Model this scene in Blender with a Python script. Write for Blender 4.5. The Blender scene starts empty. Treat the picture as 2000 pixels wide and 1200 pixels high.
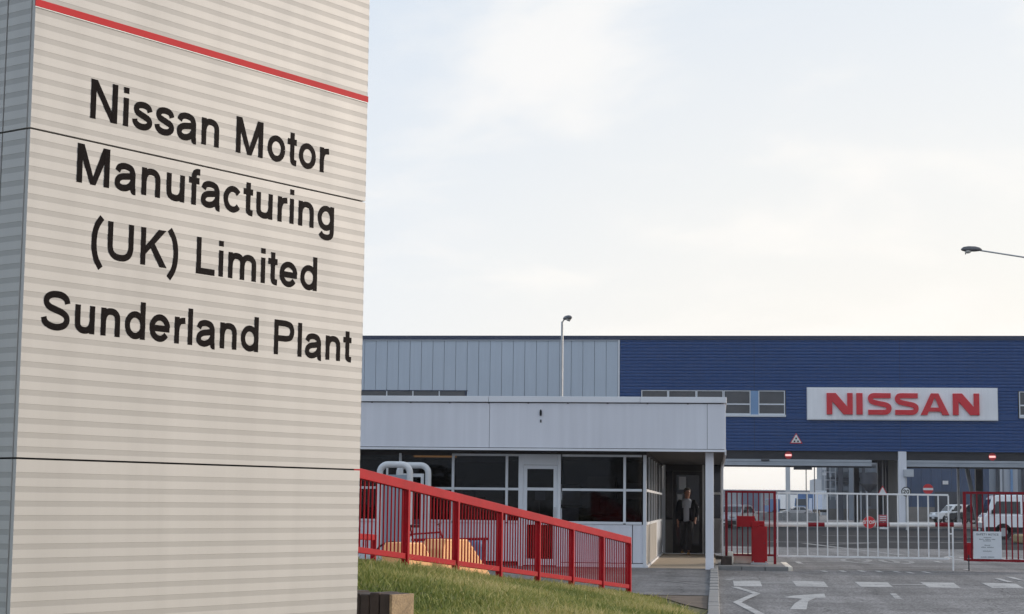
import bpy, bmesh, math, random
import numpy as np
from mathutils import Vector, Matrix
random.seed(7); rng = np.random.default_rng(7)
S = bpy.context.scene
C = S.collection
R = math.radians

# ------------------------------------------------------------------ camera
cam = bpy.data.cameras.new('camera'); cam.sensor_width = 36.0; cam.lens = 36.0 * 3450 / 2000
cam.clip_start = 0.1; cam.clip_end = 6000
co = bpy.data.objects.new('camera', cam); C.objects.link(co); S.camera = co
PITCH, YAW, ROLL = math.atan(385 / 3450), R(6.6), R(0.65)
fw = Vector((-math.sin(YAW) * math.cos(PITCH), math.cos(YAW) * math.cos(PITCH), math.sin(PITCH)))
r0 = Vector((math.cos(YAW), math.sin(YAW), 0)); u0 = r0.cross(fw)
rr = r0 * math.cos(ROLL) + u0 * math.sin(ROLL); uu = u0 * math.cos(ROLL) - r0 * math.sin(ROLL)
m = Matrix((rr, uu, -fw)).transposed().to_4x4(); m.translation = (0, 0, 1.30)
co.matrix_world = m

# ------------------------------------------------------------------ light
SUN_AZ, SUN_EL = R(60), R(15)          # azimuth from +Y towards +X
sun = bpy.data.lights.new('sun', 'SUN'); sun.energy = 3.0; sun.angle = R(5.0); sun.color = (1.0, 0.86, 0.72)
so = bpy.data.objects.new('sun', sun); C.objects.link(so)
sd = Vector((math.sin(SUN_AZ) * math.cos(SUN_EL), math.cos(SUN_AZ) * math.cos(SUN_EL), math.sin(SUN_EL)))
so.rotation_euler = sd.to_track_quat('Z', 'Y').to_euler(); so.location = (60, 40, 40)

W = bpy.data.worlds.new('World'); S.world = W; W.use_nodes = True
nt = W.node_tree; nt.nodes.clear(); N = nt.nodes.new; L = nt.links.new
out = N('ShaderNodeOutputWorld')
sky = N('ShaderNodeTexSky'); sky.sky_type = 'NISHITA'; sky.sun_disc = False
sky.sun_elevation = SUN_EL; sky.sun_rotation = SUN_AZ; sky.dust_density = 3.0; sky.air_density = 1.0
b1 = N('ShaderNodeBackground'); b1.inputs['Strength'].default_value = 0.14
L(sky.outputs[0], b1.inputs[0])
# thin bright veil of high cloud over the blue, with loose cumulus in it
geo = N('ShaderNodeTexCoord')
sep = N('ShaderNodeSeparateXYZ'); L(geo.outputs['Generated'], sep.inputs[0])
zz = N('ShaderNodeMath'); zz.operation = 'MAXIMUM'; zz.inputs[1].default_value = 0.0; L(sep.outputs[2], zz.inputs[0])
zb = N('ShaderNodeMath'); zb.operation = 'ADD'; zb.inputs[1].default_value = 0.16; L(zz.outputs[0], zb.inputs[0])
dx = N('ShaderNodeMath'); dx.operation = 'DIVIDE'; L(sep.outputs[0], dx.inputs[0]); L(zb.outputs[0], dx.inputs[1])
dy = N('ShaderNodeMath'); dy.operation = 'DIVIDE'; L(sep.outputs[1], dy.inputs[0]); L(zb.outputs[0], dy.inputs[1])
cmb = N('ShaderNodeCombineXYZ'); L(dx.outputs[0], cmb.inputs[0]); L(dy.outputs[0], cmb.inputs[1])
mp = N('ShaderNodeMapping'); mp.inputs['Location'].default_value = (3.53, 1.72, 0.0); L(cmb.outputs[0], mp.inputs[0])
n1 = N('ShaderNodeTexNoise'); n1.inputs['Scale'].default_value = 1.7; n1.inputs['Detail'].default_value = 7
n1.inputs['Roughness'].default_value = 0.52; n1.inputs['Distortion'].default_value = 0.35; L(mp.outputs[0], n1.inputs['Vector'])
cr = N('ShaderNodeValToRGB'); cr.color_ramp.elements[0].position = 0.46; cr.color_ramp.elements[1].position = 0.68
cr.color_ramp.interpolation = 'EASE'; L(n1.outputs['Fac'], cr.inputs[0])
n2 = N('ShaderNodeTexNoise'); n2.inputs['Scale'].default_value = 0.6; n2.inputs['Detail'].default_value = 3; L(mp.outputs[0], n2.inputs['Vector'])
b2 = N('ShaderNodeBackground'); b2.inputs[1].default_value = 1.07   # veil
b3 = N('ShaderNodeBackground'); b3.inputs[0].default_value = (1.0, 0.968, 0.925, 1); b3.inputs[1].default_value = 1.06    # cloud
veil = N('ShaderNodeMixShader'); veil.inputs[0].default_value = 0.72
L(b1.outputs[0], veil.inputs[1]); L(b2.outputs[0], veil.inputs[2])
# dust low down, warm sunward; dust and veil made bluer away to tint shaded faces
hz = N('ShaderNodeMapRange'); hz.inputs['From Min'].default_value = 0.0; hz.inputs['From Max'].default_value = 0.37
hz.inputs['To Min'].default_value = 0.95; hz.inputs['To Max'].default_value = 0.0; L(zz.outputs[0], hz.inputs['Value'])
hm = N('ShaderNodeMixShader'); L(hz.outputs[0], hm.inputs[0]); L(veil.outputs[0], hm.inputs[1])
dt = N('ShaderNodeVectorMath'); dt.operation = 'DOT_PRODUCT'; dt.inputs[1].default_value = (math.sin(SUN_AZ), math.cos(SUN_AZ), 0); L(geo.outputs['Generated'], dt.inputs[0])
gr = N('ShaderNodeMapRange'); gr.inputs['From Min'].default_value = -0.2; gr.inputs['From Max'].default_value = 0.62; gr.interpolation_type = 'SMOOTHSTEP'; L(dt.outputs['Value'], gr.inputs['Value'])
gc = N('ShaderNodeMixRGB'); gc.inputs[1].default_value = (0.70, 0.81, 0.97, 1); gc.inputs[2].default_value = (1.0, 0.940, 0.845, 1); L(gr.outputs[0], gc.inputs[0])
b4 = N('ShaderNodeBackground'); L(gc.outputs[0], b4.inputs[0])
vc = N('ShaderNodeMixRGB'); vc.inputs[1].default_value = (0.62, 0.78, 1.0, 1); vc.inputs[2].default_value = (0.81, 0.885, 0.985, 1); L(gr.outputs[0], vc.inputs[0]); L(vc.outputs[0], b2.inputs[0]); b4.inputs[1].default_value = 1.09
L(b4.outputs[0], hm.inputs[2])
cf = N('ShaderNodeMath'); cf.operation = 'MULTIPLY'; cf.inputs[1].default_value = 0.62; L(cr.outputs[0], cf.inputs[0])
cm = N('ShaderNodeMixShader'); L(cf.outputs[0], cm.inputs[0]); L(hm.outputs[0], cm.inputs[1]); L(b3.outputs[0], cm.inputs[2])
L(cm.outputs[0], out.inputs[0])

S.view_settings.view_transform = 'Standard'; S.view_settings.look = 'None'
S.view_settings.exposure = 0.0; S.view_settings.gamma = 1.0; S.view_settings.use_curve_mapping = False
S.cycles.use_denoising = True; S.cycles.max_bounces = 8; S.cycles.transparent_max_bounces = 16

# ------------------------------------------------------------------ materials
MATS = {}
def M(name, col, rough=0.6, metal=0.0, var=0.10, vs=1.5, bump=0.0, bs=60.0, streak=0.0, spec=0.5, coat=0.0, fine=0.0, fs=90.0, bump_d=0.01):
    if name in MATS: return MATS[name]
    mt = bpy.data.materials.new(name); mt.use_nodes = True; t = mt.node_tree; n = t.nodes; l = t.links
    p = n['Principled BSDF']; p.inputs['Roughness'].default_value = rough; p.inputs['Metallic'].default_value = metal
    p.inputs['Specular IOR Level'].default_value = spec
    if coat: p.inputs['Coat Weight'].default_value = coat; p.inputs['Coat Roughness'].default_value = 0.08
    g = n.new('ShaderNodeNewGeometry')
    def noise(scale, detail=4, vec=None):
        x = n.new('ShaderNodeTexNoise'); x.inputs['Scale'].default_value = scale; x.inputs['Detail'].default_value = detail
        l.new(vec if vec else g.outputs['Position'], x.inputs['Vector']); return x.outputs['Fac']
    def mul(fac, amt, prev):
        r = n.new('ShaderNodeMapRange'); r.inputs['From Min'].default_value = 0.3; r.inputs['From Max'].default_value = 0.7
        r.inputs['To Min'].default_value = 1 - amt; r.inputs['To Max'].default_value = 1 + amt; r.clamp = True; l.new(fac, r.inputs['Value'])
        mx = n.new('ShaderNodeVectorMath'); mx.operation = 'SCALE'; l.new(prev, mx.inputs[0]); l.new(r.outputs[0], mx.inputs['Scale'])
        return mx.outputs[0]
    rgb = n.new('ShaderNodeRGB'); rgb.outputs[0].default_value = (*col, 1); cur = rgb.outputs[0]
    if var: cur = mul(noise(vs, 5), var, cur)
    if fine: cur = mul(noise(fs, 2), fine, cur)
    if name in ('asphalt', 'apron_asphalt'):
        for sc, am in (((16, 12, 1), 0.22), ((2.2, 0.06, 1), 0.20), ((0.5, 1.1, 1), 0.16), ((9.0, 5.0, 1), 0.12)):
            mq = n.new('ShaderNodeMapping'); mq.inputs['Scale'].default_value = sc; l.new(g.outputs['Position'], mq.inputs[0]); cur = mul(noise(1.0, 6, mq.outputs[0]), am, cur)
        vo = n.new('ShaderNodeTexVoronoi'); vo.feature = 'DISTANCE_TO_EDGE'; vo.inputs['Scale'].default_value = 0.34
        wq = n.new('ShaderNodeVectorMath'); wq.operation = 'ADD'; nz = n.new('ShaderNodeTexNoise'); nz.inputs['Scale'].default_value = 1.1; nz.inputs['Detail'].default_value = 5; l.new(g.outputs['Position'], nz.inputs['Vector'])
        l.new(g.outputs['Position'], wq.inputs[0]); l.new(nz.outputs['Color'], wq.inputs[1]); l.new(wq.outputs[0], vo.inputs['Vector'])
        ck = n.new('ShaderNodeMapRange'); ck.inputs['From Min'].default_value = 0.0; ck.inputs['From Max'].default_value = 0.010; ck.inputs['To Min'].default_value = 0.55; ck.inputs['To Max'].default_value = 1.0; l.new(vo.outputs['Distance'], ck.inputs['Value'])
        sx2 = n.new('ShaderNodeVectorMath'); sx2.operation = 'SCALE'; l.new(cur, sx2.inputs[0]); l.new(ck.outputs[0], sx2.inputs['Scale']); cur = sx2.outputs[0]
    if streak:
        mpn = n.new('ShaderNodeMapping'); mpn.inputs['Scale'].default_value = (7, 7, 0.35); l.new(g.outputs['Position'], mpn.inputs[0])
        cur = mul(noise(1.0, 5, mpn.outputs[0]), streak, cur)
    l.new(cur, p.inputs['Base Color'])
    rn = n.new('ShaderNodeMapRange'); rn.inputs['To Min'].default_value = max(0.02, rough - 0.08); rn.inputs['To Max'].default_value = min(1, rough + 0.08)
    l.new(noise(vs * 4, 3), rn.inputs['Value']); l.new(rn.outputs[0], p.inputs['Roughness'])
    if bump:
        b = n.new('ShaderNodeBump'); b.inputs['Strength'].default_value = bump; b.inputs['Distance'].default_value = bump_d
        l.new(noise(bs, 4), b.inputs['Height']); l.new(b.outputs[0], p.inputs['Normal'])
    MATS[name] = mt; return mt
def emit(name, col, st):
    mt = bpy.data.materials.new(name); mt.use_nodes = True; p = mt.node_tree.nodes['Principled BSDF']
    p.inputs['Base Color'].default_value = (*col, 1); p.inputs['Emission Color'].default_value = (*col, 1); p.inputs['Emission Strength'].default_value = st
    return mt
def glassmat(name, tint, gl=1.0, rough=0.02):
    mt = bpy.data.materials.new(name); mt.use_nodes = True; t = mt.node_tree; n = t.nodes; l = t.links; n.clear()
    o = n.new('ShaderNodeOutputMaterial'); tr = n.new('ShaderNodeBsdfTransparent'); tr.inputs[0].default_value = (*tint, 1)
    g = n.new('ShaderNodeBsdfGlossy'); g.inputs['Roughness'].default_value = rough; g.inputs[0].default_value = (gl, gl, gl, 1)
    f = n.new('ShaderNodeFresnel'); f.inputs[0].default_value = 1.5; mx = n.new('ShaderNodeMixShader')
    l.new(f.outputs[0], mx.inputs[0]); l.new(tr.outputs[0], mx.inputs[1]); l.new(g.outputs[0], mx.inputs[2]); l.new(mx.outputs[0], o.inputs[0]); return mt

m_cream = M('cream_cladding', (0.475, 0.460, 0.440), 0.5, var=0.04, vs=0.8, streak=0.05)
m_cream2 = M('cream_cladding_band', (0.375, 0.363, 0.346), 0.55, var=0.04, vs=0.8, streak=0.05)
m_vinyl = M('black_vinyl', (0.007, 0.005, 0.0055), 0.6, var=0.0, spec=0.03)
m_redband = M('red_band', (0.50, 0.035, 0.04), 0.7, spec=0.15, var=0.06, vs=6)
m_white = M('white_paint', (0.72, 0.72, 0.71), 0.45, var=0.05, vs=3)
m_dark = M('dark_gap', (0.015, 0.015, 0.017), 0.7, var=0.0)
m_red = M('red_gloss_paint', (0.33, 0.0035, 0.010), 0.5, spec=0.12, var=0.10, vs=4, fine=0.06, fs=40)
m_red2 = M('red_gate_paint', (0.21, 0.005, 0.013), 0.5, spec=0.2, var=0.12, vs=3)
m_cab = M('red_cabinet_paint', (0.34, 0.006, 0.012), 0.45, spec=0.2, var=0.10, vs=4)
m_gwhite = M('white_gate_paint', (0.76, 0.76, 0.76), 0.5, var=0.08, vs=5)
m_grey = M('pale_grey_panel', (0.675, 0.68, 0.725), 0.42, var=0.04, vs=0.5, streak=0.05)
m_grey3 = M('pale_grey_trim', (0.72, 0.73, 0.76), 0.42, var=0.05, vs=1.0)
m_fgrey = M('factory_grey_panel', (0.475, 0.53, 0.60), 0.45, var=0.04, vs=0.15, streak=0.03)
m_blue = M('factory_blue_cladding', (0.028, 0.072, 0.205), 0.55, spec=0.25, var=0.06, vs=0.12, streak=0.04)
m_bluetrim = M('dark_blue_trim', (0.020, 0.032, 0.075), 0.5, var=0.05)
m_lblue = M('light_blue_panel', (0.19, 0.32, 0.52), 0.5, var=0.05)
m_frame = M('white_window_frame', (0.66, 0.68, 0.71), 0.4, var=0.05, vs=2)
m_fglass = M('far_window_glass', (0.055, 0.055, 0.06), 0.12, var=0.2, vs=0.6, spec=0.5)
m_soffit = M('dark_soffit', (0.05, 0.045, 0.045), 0.8, var=0.1)
m_lintel = M('dark_lintel', (0.022, 0.022, 0.028), 0.6, var=0.1)
m_rail = M('galvanised_track', (0.36, 0.385, 0.42), 0.4, metal=0.3, var=0.08, vs=1)
m_col = M('white_column', (0.72, 0.72, 0.76), 0.5, var=0.04, vs=0.6, streak=0.05)
m_brown = M('taupe_render', (0.20, 0.185, 0.17), 0.8, var=0.1)
m_asph = M('asphalt', (0.186, 0.183, 0.185), 0.85, spec=0.12, var=0.20, vs=0.40, fine=0.55, fs=34, bump=0.5, bs=130)
m_apron = M('apron_asphalt', (0.155, 0.153, 0.155), 0.85, spec=0.12, var=0.22, vs=0.8, fine=0.25, fs=60, bump=0.5, bs=120)
m_seal = M('bitumen_seal', (0.06, 0.06, 0.062), 0.7, var=0.2)
def paintmat(name, col, lo, hi):
    mt = M(name, col, 0.75, var=0.12, vs=3, fine=0.2, fs=35, spec=0.15); t = mt.node_tree; n = t.nodes; l = t.links; p = n['Principled BSDF']
    src = p.inputs['Base Color'].links[0].from_socket; g = n.new('ShaderNodeNewGeometry'); a = n.new('ShaderNodeTexNoise'); a.inputs['Scale'].default_value = 26; a.inputs['Detail'].default_value = 6; a.inputs['Roughness'].default_value = 0.7; l.new(g.outputs['Position'], a.inputs['Vector'])
    b = n.new('ShaderNodeTexNoise'); b.inputs['Scale'].default_value = 2.2; l.new(g.outputs['Position'], b.inputs['Vector'])
    ad = n.new('ShaderNodeMath'); ad.operation = 'MULTIPLY_ADD'; ad.inputs[1].default_value = 0.6; l.new(b.outputs['Fac'], ad.inputs[0]); l.new(a.outputs['Fac'], ad.inputs[2])
    r = n.new('ShaderNodeMapRange'); r.inputs['From Min'].default_value = lo; r.inputs['From Max'].default_value = hi; l.new(ad.outputs[0], r.inputs['Value'])
    mx = n.new('ShaderNodeMixRGB'); mx.inputs[2].default_value = (0.17, 0.17, 0.172, 1); l.new(r.outputs[0], mx.inputs[0]); l.new(src, mx.inputs[1]); l.new(mx.outputs[0], p.inputs['Base Color']); return mt
m_mark = paintmat('road_paint', (0.40, 0.40, 0.40), 0.82, 1.0)
m_mark2 = paintmat('worn_road_paint', (0.30, 0.30, 0.30), 0.72, 0.95)
m_kerb = M('kerb_concrete', (0.215, 0.213, 0.21), 0.85, var=0.16, vs=2.5, fine=0.12, bump=0.3)
m_cream_c = M('cream_concrete', (0.78, 0.72, 0.63), 0.8, var=0.12, vs=3, bump=0.2)
m_tile = M('tan_paving', (0.40, 0.33, 0.25), 0.8, var=0.12, vs=2, fine=0.15)
m_soil = M('bare_soil', (0.10, 0.075, 0.055), 0.95, var=0.3, vs=3, bump=0.8, bs=30)
m_turf = M('turf_ground', (0.105, 0.098, 0.036), 0.95, var=0.35, vs=2.5, bump=0.6, bs=40)
m_land = M('open_ground', (0.13, 0.135, 0.11), 0.95, var=0.2, vs=0.02)
m_timber = M('dark_timber', (0.050, 0.034, 0.028), 0.8, var=0.3, vs=6, streak=0.25, bump=0.4, bs=25)
m_timber2 = M('tan_timber_end', (0.33, 0.235, 0.14), 0.85, var=0.2, vs=9, fine=0.25, fs=70, bump=0.3)
m_orange = M('orange_plastic', (0.90, 0.46, 0.17), 0.5, var=0.10, vs=4, fine=0.06)
m_bluebin = M('blue_plastic', (0.10, 0.22, 0.36), 0.45, var=0.1)
m_galv = M('galvanised_steel', (0.42, 0.43, 0.44), 0.42, metal=0.55, var=0.12, vs=2)
m_tube = M('pale_grey_tube', (0.60, 0.61, 0.62), 0.38, var=0.08, vs=4)
m_lampd = M('dark_lamp_housing', (0.10, 0.10, 0.11), 0.45, var=0.1)
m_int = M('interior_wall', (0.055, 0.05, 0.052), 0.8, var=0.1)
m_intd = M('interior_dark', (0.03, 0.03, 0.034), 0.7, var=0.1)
m_paper = M('paper', (0.62, 0.64, 0.68), 0.8, var=0.03)
m_black = M('black_rubber', (0.012, 0.012, 0.013), 0.75, var=0.1)
m_carw = M('white_car_paint', (0.84, 0.85, 0.86), 0.25, var=0.03, coat=0.6)
m_cars = M('silver_car_paint', (0.36, 0.36, 0.38), 0.3, metal=0.3, var=0.03, coat=0.6)
m_card = M('black_car_paint', (0.012, 0.013, 0.018), 0.25, var=0.03, coat=0.6)
m_carb = M('blue_truck_paint', (0.06, 0.15, 0.32), 0.4, var=0.05)
m_cglass = M('vehicle_glass', (0.025, 0.028, 0.032), 0.06, var=0.0)
m_lamp_r = M('red_lens', (0.35, 0.012, 0.012), 0.2, var=0.0)
m_lens = M('clear_lens', (0.55, 0.55, 0.52), 0.15, var=0.0)
m_far = M('far_steel', (0.24, 0.265, 0.30), 0.6, var=0.12, vs=0.3)
m_fard = M('far_dark_steel', (0.055, 0.06, 0.075), 0.6, var=0.12, vs=0.3)
m_farp = M('far_pale_wall', (0.48, 0.50, 0.53), 0.6, var=0.06, vs=0.1)
m_farb = M('far_blue_wall', (0.055, 0.085, 0.155), 0.6, var=0.15, vs=0.25, streak=0.08)
m_signred = M('sign_red', (0.55, 0.015, 0.02), 0.4, var=0.04)
m_logored = M('letter_red', (0.66, 0.018, 0.030), 0.42, var=0.05, vs=0.8)
m_straw = M('dry_grass', (0.30, 0.23, 0.11), 0.95, var=0.25, vs=2, bump=0.6)
m_glass = glassmat('window_glass', (0.42, 0.42, 0.45), 0.26)
m_glasst = glassmat('tinted_panel', (0.70, 0.76, 0.82))
m_glasst2 = glassmat('clear_panel', (0.90, 0.92, 0.94))
m_warm = emit('warm_lamp', (1.0, 0.50, 0.14), 0.55)
m_redlight = emit('red_lamp_bar', (1.0, 0.50, 0.46), 1.0)
m_skin = M('skin', (0.36, 0.17, 0.115), 0.55, var=0.06, vs=20)
m_hair = M('brown_hair', (0.035, 0.022, 0.015), 0.7, var=0.2, vs=60)
m_jacket = M('navy_jacket', (0.006, 0.006, 0.010), 0.9, spec=0.2, var=0.15, vs=12)
m_shirt = M('grey_tshirt', (0.36, 0.38, 0.43), 0.85, var=0.08, vs=15)
m_trous = M('charcoal_trousers', (0.028, 0.027, 0.032), 0.9, var=0.15, vs=12)
m_shoe = M('tan_leather', (0.30, 0.17, 0.06), 0.55, var=0.15, vs=20)
def grassmat():
    mt = bpy.data.materials.new('grass_blades'); mt.use_nodes = True; t = mt.node_tree; n = t.nodes; l = t.links; p = n['Principled BSDF']
    p.inputs['Roughness'].default_value = 0.6; p.inputs['Specular IOR Level'].default_value = 0.25
    a = n.new('ShaderNodeAttribute'); a.attribute_name = 'tint'
    c = n.new('ShaderNodeValToRGB'); e = c.color_ramp.elements
    e[0].color = (0.080, 0.125, 0.024, 1); e[1].color = (0.56, 0.47, 0.24, 1); x = e.new(0.5); x.color = (0.235, 0.262, 0.070, 1); x = e.new(0.80); x.color = (0.41, 0.375, 0.14, 1)
    l.new(a.outputs['Fac'], c.inputs[0]); l.new(c.outputs[0], p.inputs['Base Color'])
    tl = n.new('ShaderNodeBsdfTranslucent'); l.new(c.outputs[0], tl.inputs[0]); mx = n.new('ShaderNodeMixShader'); mx.inputs[0].default_value = 0.3
    l.new(p.outputs[0], mx.inputs[1]); l.new(tl.outputs[0], mx.inputs[2]); l.new(mx.outputs[0], n['Material Output'].inputs[0]); return mt
m_blade = grassmat()

# ------------------------------------------------------------------ mesh helpers
class MB:
    def __init__(s): s.v = []; s.f = []; s.m = []
    def add(s, vs, fs, mi=0):
        k = len(s.v); s.v += [tuple(p) for p in vs]; s.f += [tuple(i + k for i in f) for f in fs]; s.m += [mi] * len(fs); return s
    def box(s, x0, x1, y0, y1, z0, z1, mi=0, T=None):
        vs = [(x, y, z) for x in (x0, x1) for y in (y0, y1) for z in (z0, z1)]
        if T is not None: vs = [T @ Vector(p) for p in vs]
        return s.add(vs, [(0, 1, 3, 2), (4, 6, 7, 5), (0, 4, 5, 1), (2, 3, 7, 6), (0, 2, 6, 4), (1, 5, 7, 3)], mi)
    def bar(s, a, b, w, h, mi=0, up=(0, 0, 1)):
        """rectangular bar from a to b: w across, h along 'up'"""
        a, b = Vector(a), Vector(b); d = (b - a).normalized(); u = Vector(up); x = d.cross(u)
        if x.length < 1e-5: x = d.cross(Vector((0, 1, 0)))
        x.normalize(); u = x.cross(d).normalized(); vs = []
        for p in (a, b):
            for i, j in ((-1, -1), (1, -1), (1, 1), (-1, 1)): vs.append(p + x * (i * w / 2) + u * (j * h / 2))
        return s.add(vs, [(3, 2, 1, 0), (4, 5, 6, 7), (0, 1, 5, 4), (1, 2, 6, 5), (2, 3, 7, 6), (3, 0, 4, 7)], mi)
    def tube(s, pts, r, n=10, mi=0, closed=False, r1=None):
        pts = [Vector(p) for p in pts]; k = len(pts); rings = []; prev = None
        for i, p in enumerate(pts):
            if closed: d = pts[(i + 1) % k] - pts[i - 1]
            else: d = pts[min(i + 1, k - 1)] - pts[max(i - 1, 0)]
            d.normalize()
            if prev is None:
                a = Vector((0, 0, 1)) if abs(d.z) < 0.9 else Vector((0, 1, 0)); x = d.cross(a).normalized()
            else: x = (prev - d * prev.dot(d)).normalized()
            prev = x; y = d.cross(x)
            ri = r if r1 is None else r + (r1 - r) * i / max(1, k - 1)
            rings.append([p + (x * math.cos(2 * math.pi * j / n) + y * math.sin(2 * math.pi * j / n)) * ri for j in range(n)])
        vs = [q for g in rings for q in g]; fs = []
        for i in range(k if closed else k - 1):
            for j in range(n):
                a, b = i * n + j, i * n + (j + 1) % n; c, d_ = ((i + 1) % k) * n + (j + 1) % n, ((i + 1) % k) * n + j
                fs.append((a, b, c, d_))
        if not closed: fs += [tuple(range(n - 1, -1, -1)), tuple((k - 1) * n + j for j in range(n))]
        return s.add(vs, fs, mi)
    def prism(s, pts, fn, d0, d1, mi=0):
        """polygon pts (2D) swept from depth d0 to d1; fn(u, v, d) -> xyz"""
        n = len(pts); vs = [fn(u, v, d0) for u, v in pts] + [fn(u, v, d1) for u, v in pts]
        fs = [tuple(range(n - 1, -1, -1)), tuple(range(n, 2 * n))] + [(i, (i + 1) % n, n + (i + 1) % n, n + i) for i in range(n)]
        return s.add(vs, fs, mi)
    def stroke(s, pts, w, fn, d0, d1, mi=0):
        n = len(pts); P = [Vector(p) for p in pts]; Lp = []; Rp = []
        for i in range(n):
            if i == 0: t = (P[1] - P[0]).normalized(); nn = Vector((-t.y, t.x)); k = 1
            elif i == n - 1: t = (P[-1] - P[-2]).normalized(); nn = Vector((-t.y, t.x)); k = 1
            else:
                t1 = (P[i] - P[i - 1]).normalized(); t2 = (P[i + 1] - P[i]).normalized(); t = (t1 + t2).normalized()
                nn = Vector((-t.y, t.x)); k = 1 / max(0.5, nn.dot(Vector((-t1.y, t1.x))))
            Lp.append(P[i] + nn * (w / 2 * k)); Rp.append(P[i] - nn * (w / 2 * k))
        vs = [fn(q.x, q.y, d) for d in (d0, d1) for q in (Lp + Rp)]; fs = []; o = 2 * n
        for i in range(n - 1):
            fs += [(i, i + 1, n + i + 1, n + i), (o + i + 1, o + i, o + n + i, o + n + i + 1), (i + 1, i, o + i, o + i + 1), (n + i, n + i + 1, o + n + i + 1, o + n + i)]
        fs += [(0, n, o + n, o), (n - 1, o + n - 1, o + 2 * n - 1, 2 * n - 1)]
        return s.add(vs, fs, mi)
    def lathe(s, prof, c, axis='Z', n=20, mi=0):
        vs = []; k = len(prof)
        for r, h in prof:
            for j in range(n):
                a = 2 * math.pi * j / n; p = (r * math.cos(a), r * math.sin(a), h)
                if axis == 'X': p = (p[2], p[0], p[1])
                elif axis == 'Y': p = (p[0], p[2], p[1])
                vs.append((p[0] + c[0], p[1] + c[1], p[2] + c[2]))
        fs = [(i * n + j, i * n + (j + 1) % n, (i + 1) * n + (j + 1) % n, (i + 1) * n + j) for i in range(k - 1) for j in range(n)]
        fs += [tuple(range(n - 1, -1, -1)), tuple((k - 1) * n + j for j in range(n))]
        return s.add(vs, fs, mi)
    def mesh(s, name):
        me = bpy.data.meshes.new(name); me.from_pydata(s.v, [], s.f)
        me.polygons.foreach_set('material_index', s.m)
        bm = bmesh.new(); bm.from_mesh(me); bmesh.ops.recalc_face_normals(bm, faces=bm.faces); bm.to_mesh(me); bm.free(); return me
    def build(s, name, mats, parent=None, local=False, smooth=False, bevel=0.0, seg=2):
        me = s.mesh(name)
        for x in (mats if isinstance(mats, (list, tuple)) else [mats]): me.materials.append(x)
        if smooth:
            me.polygons.foreach_set('use_smooth', [True] * len(me.polygons))
            try: me.set_sharp_from_angle(angle=R(40))
            except Exception: pass
        o = bpy.data.objects.new(name, me); C.objects.link(o)
        if bevel:
            b = o.modifiers.new('bevel', 'BEVEL'); b.width = bevel; b.segments = seg; b.limit_method = 'ANGLE'
        if parent is not None: attach(o, parent, local)
        return o
def rootmat(o):
    M4 = Matrix.Translation(o.location) @ o.rotation_euler.to_matrix().to_4x4()
    if o.parent is not None and not o.get('_l'): pass
    return M4
def attach(o, parent, local=False):
    o.parent = parent
    if not local:
        p = parent
        while p.parent is not None: p = p.parent
        # children of meshes built in world coordinates share their top object's frame
        if parent.type == 'EMPTY': o.matrix_parent_inverse = rootmat(parent).inverted()
def tag(o, label=None, cat=None, group=None, kind=None):
    if label: o['label'] = label
    if cat: o['category'] = cat
    if group: o['group'] = group
    if kind: o['kind'] = kind
    return o
def thing(name, label, cat, loc, rz=0.0, group=None):
    o = bpy.data.objects.new(name, None); o.empty_display_size = 0.2; C.objects.link(o); o.location = loc; o.rotation_euler = (0, 0, rz)
    return tag(o, label, cat, group)
def share(o, name, parent, loc_delta, local=False):
    """another piece sharing mesh data with o, moved by loc_delta"""
    c = bpy.data.objects.new(name, o.data); C.objects.link(c)
    for md in o.modifiers:
        if md.type == 'BEVEL':
            b = c.modifiers.new('bevel', 'BEVEL'); b.width = md.width; b.segments = md.segments; b.limit_method = 'ANGLE'
    attach(c, parent, local); c.location = loc_delta; return c
def copy_tree(o, parent=None):
    c = o.copy(); C.objects.link(c); c.parent = parent
    if parent is not None: c.matrix_parent_inverse = o.matrix_parent_inverse.copy()
    for ch in list(o.children): copy_tree(ch, c)
    return c
def rz(Y): return -0.06 - 0.10 * min(1.0, max(0.0, (37 - Y) / 8))      # height of the road surface
def az(Y): return rz(Y) + 0.07                                          # height of the apron

# ------------------------------------------------------------------ lettering (drawn stroke by stroke)
def cat(p, n=4):
    P = [p[0]] + list(p) + [p[-1]]; o = []
    for i in range(1, len(P) - 2):
        a, b, c, d = [Vector(q) for q in P[i - 1:i + 3]]
        for k in range(n):
            t = k / n; o.append(0.5 * ((2 * b) + (c - a) * t + (2 * a - 5 * b + 4 * c - d) * t * t + (3 * b - a - 3 * c + d) * t ** 3))
    o.append(Vector(p[-1])); return [(q.x, q.y) for q in o]
def arc(cx, cy, rx, ry, a0, a1, n=18): return [(cx + rx * math.cos(R(a0 + (a1 - a0) * i / n)), cy + ry * math.sin(R(a0 + (a1 - a0) * i / n))) for i in range(n + 1)]
s_pts = [(.585, .50), (.545, .59), (.46, .638), (.345, .648), (.225, .62), (.160, .535), (.19, .445), (.30, .395), (.42, .355), (.545, .30), (.580, .20), (.50, .11), (.36, .078), (.225, .10), (.140, .165), (.115, .25)]
S_pts = [(.80, .70), (.76, .82), (.64, .90), (.47, .918), (.30, .885), (.20, .79), (.20, .67), (.30, .58), (.47, .525), (.65, .465), (.775, .37), (.785, .24), (.69, .13), (.50, .082), (.30, .115), (.17, .20), (.13, .315)]
arch = [(.17, .40), (.20, .53), (.28, .625), (.39, .65), (.51, .625), (.585, .54), (.60, .42), (.60, 0)]
bowl = lambda cx: arc(cx, .365, .245, .288, 0, 360, 26)
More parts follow.
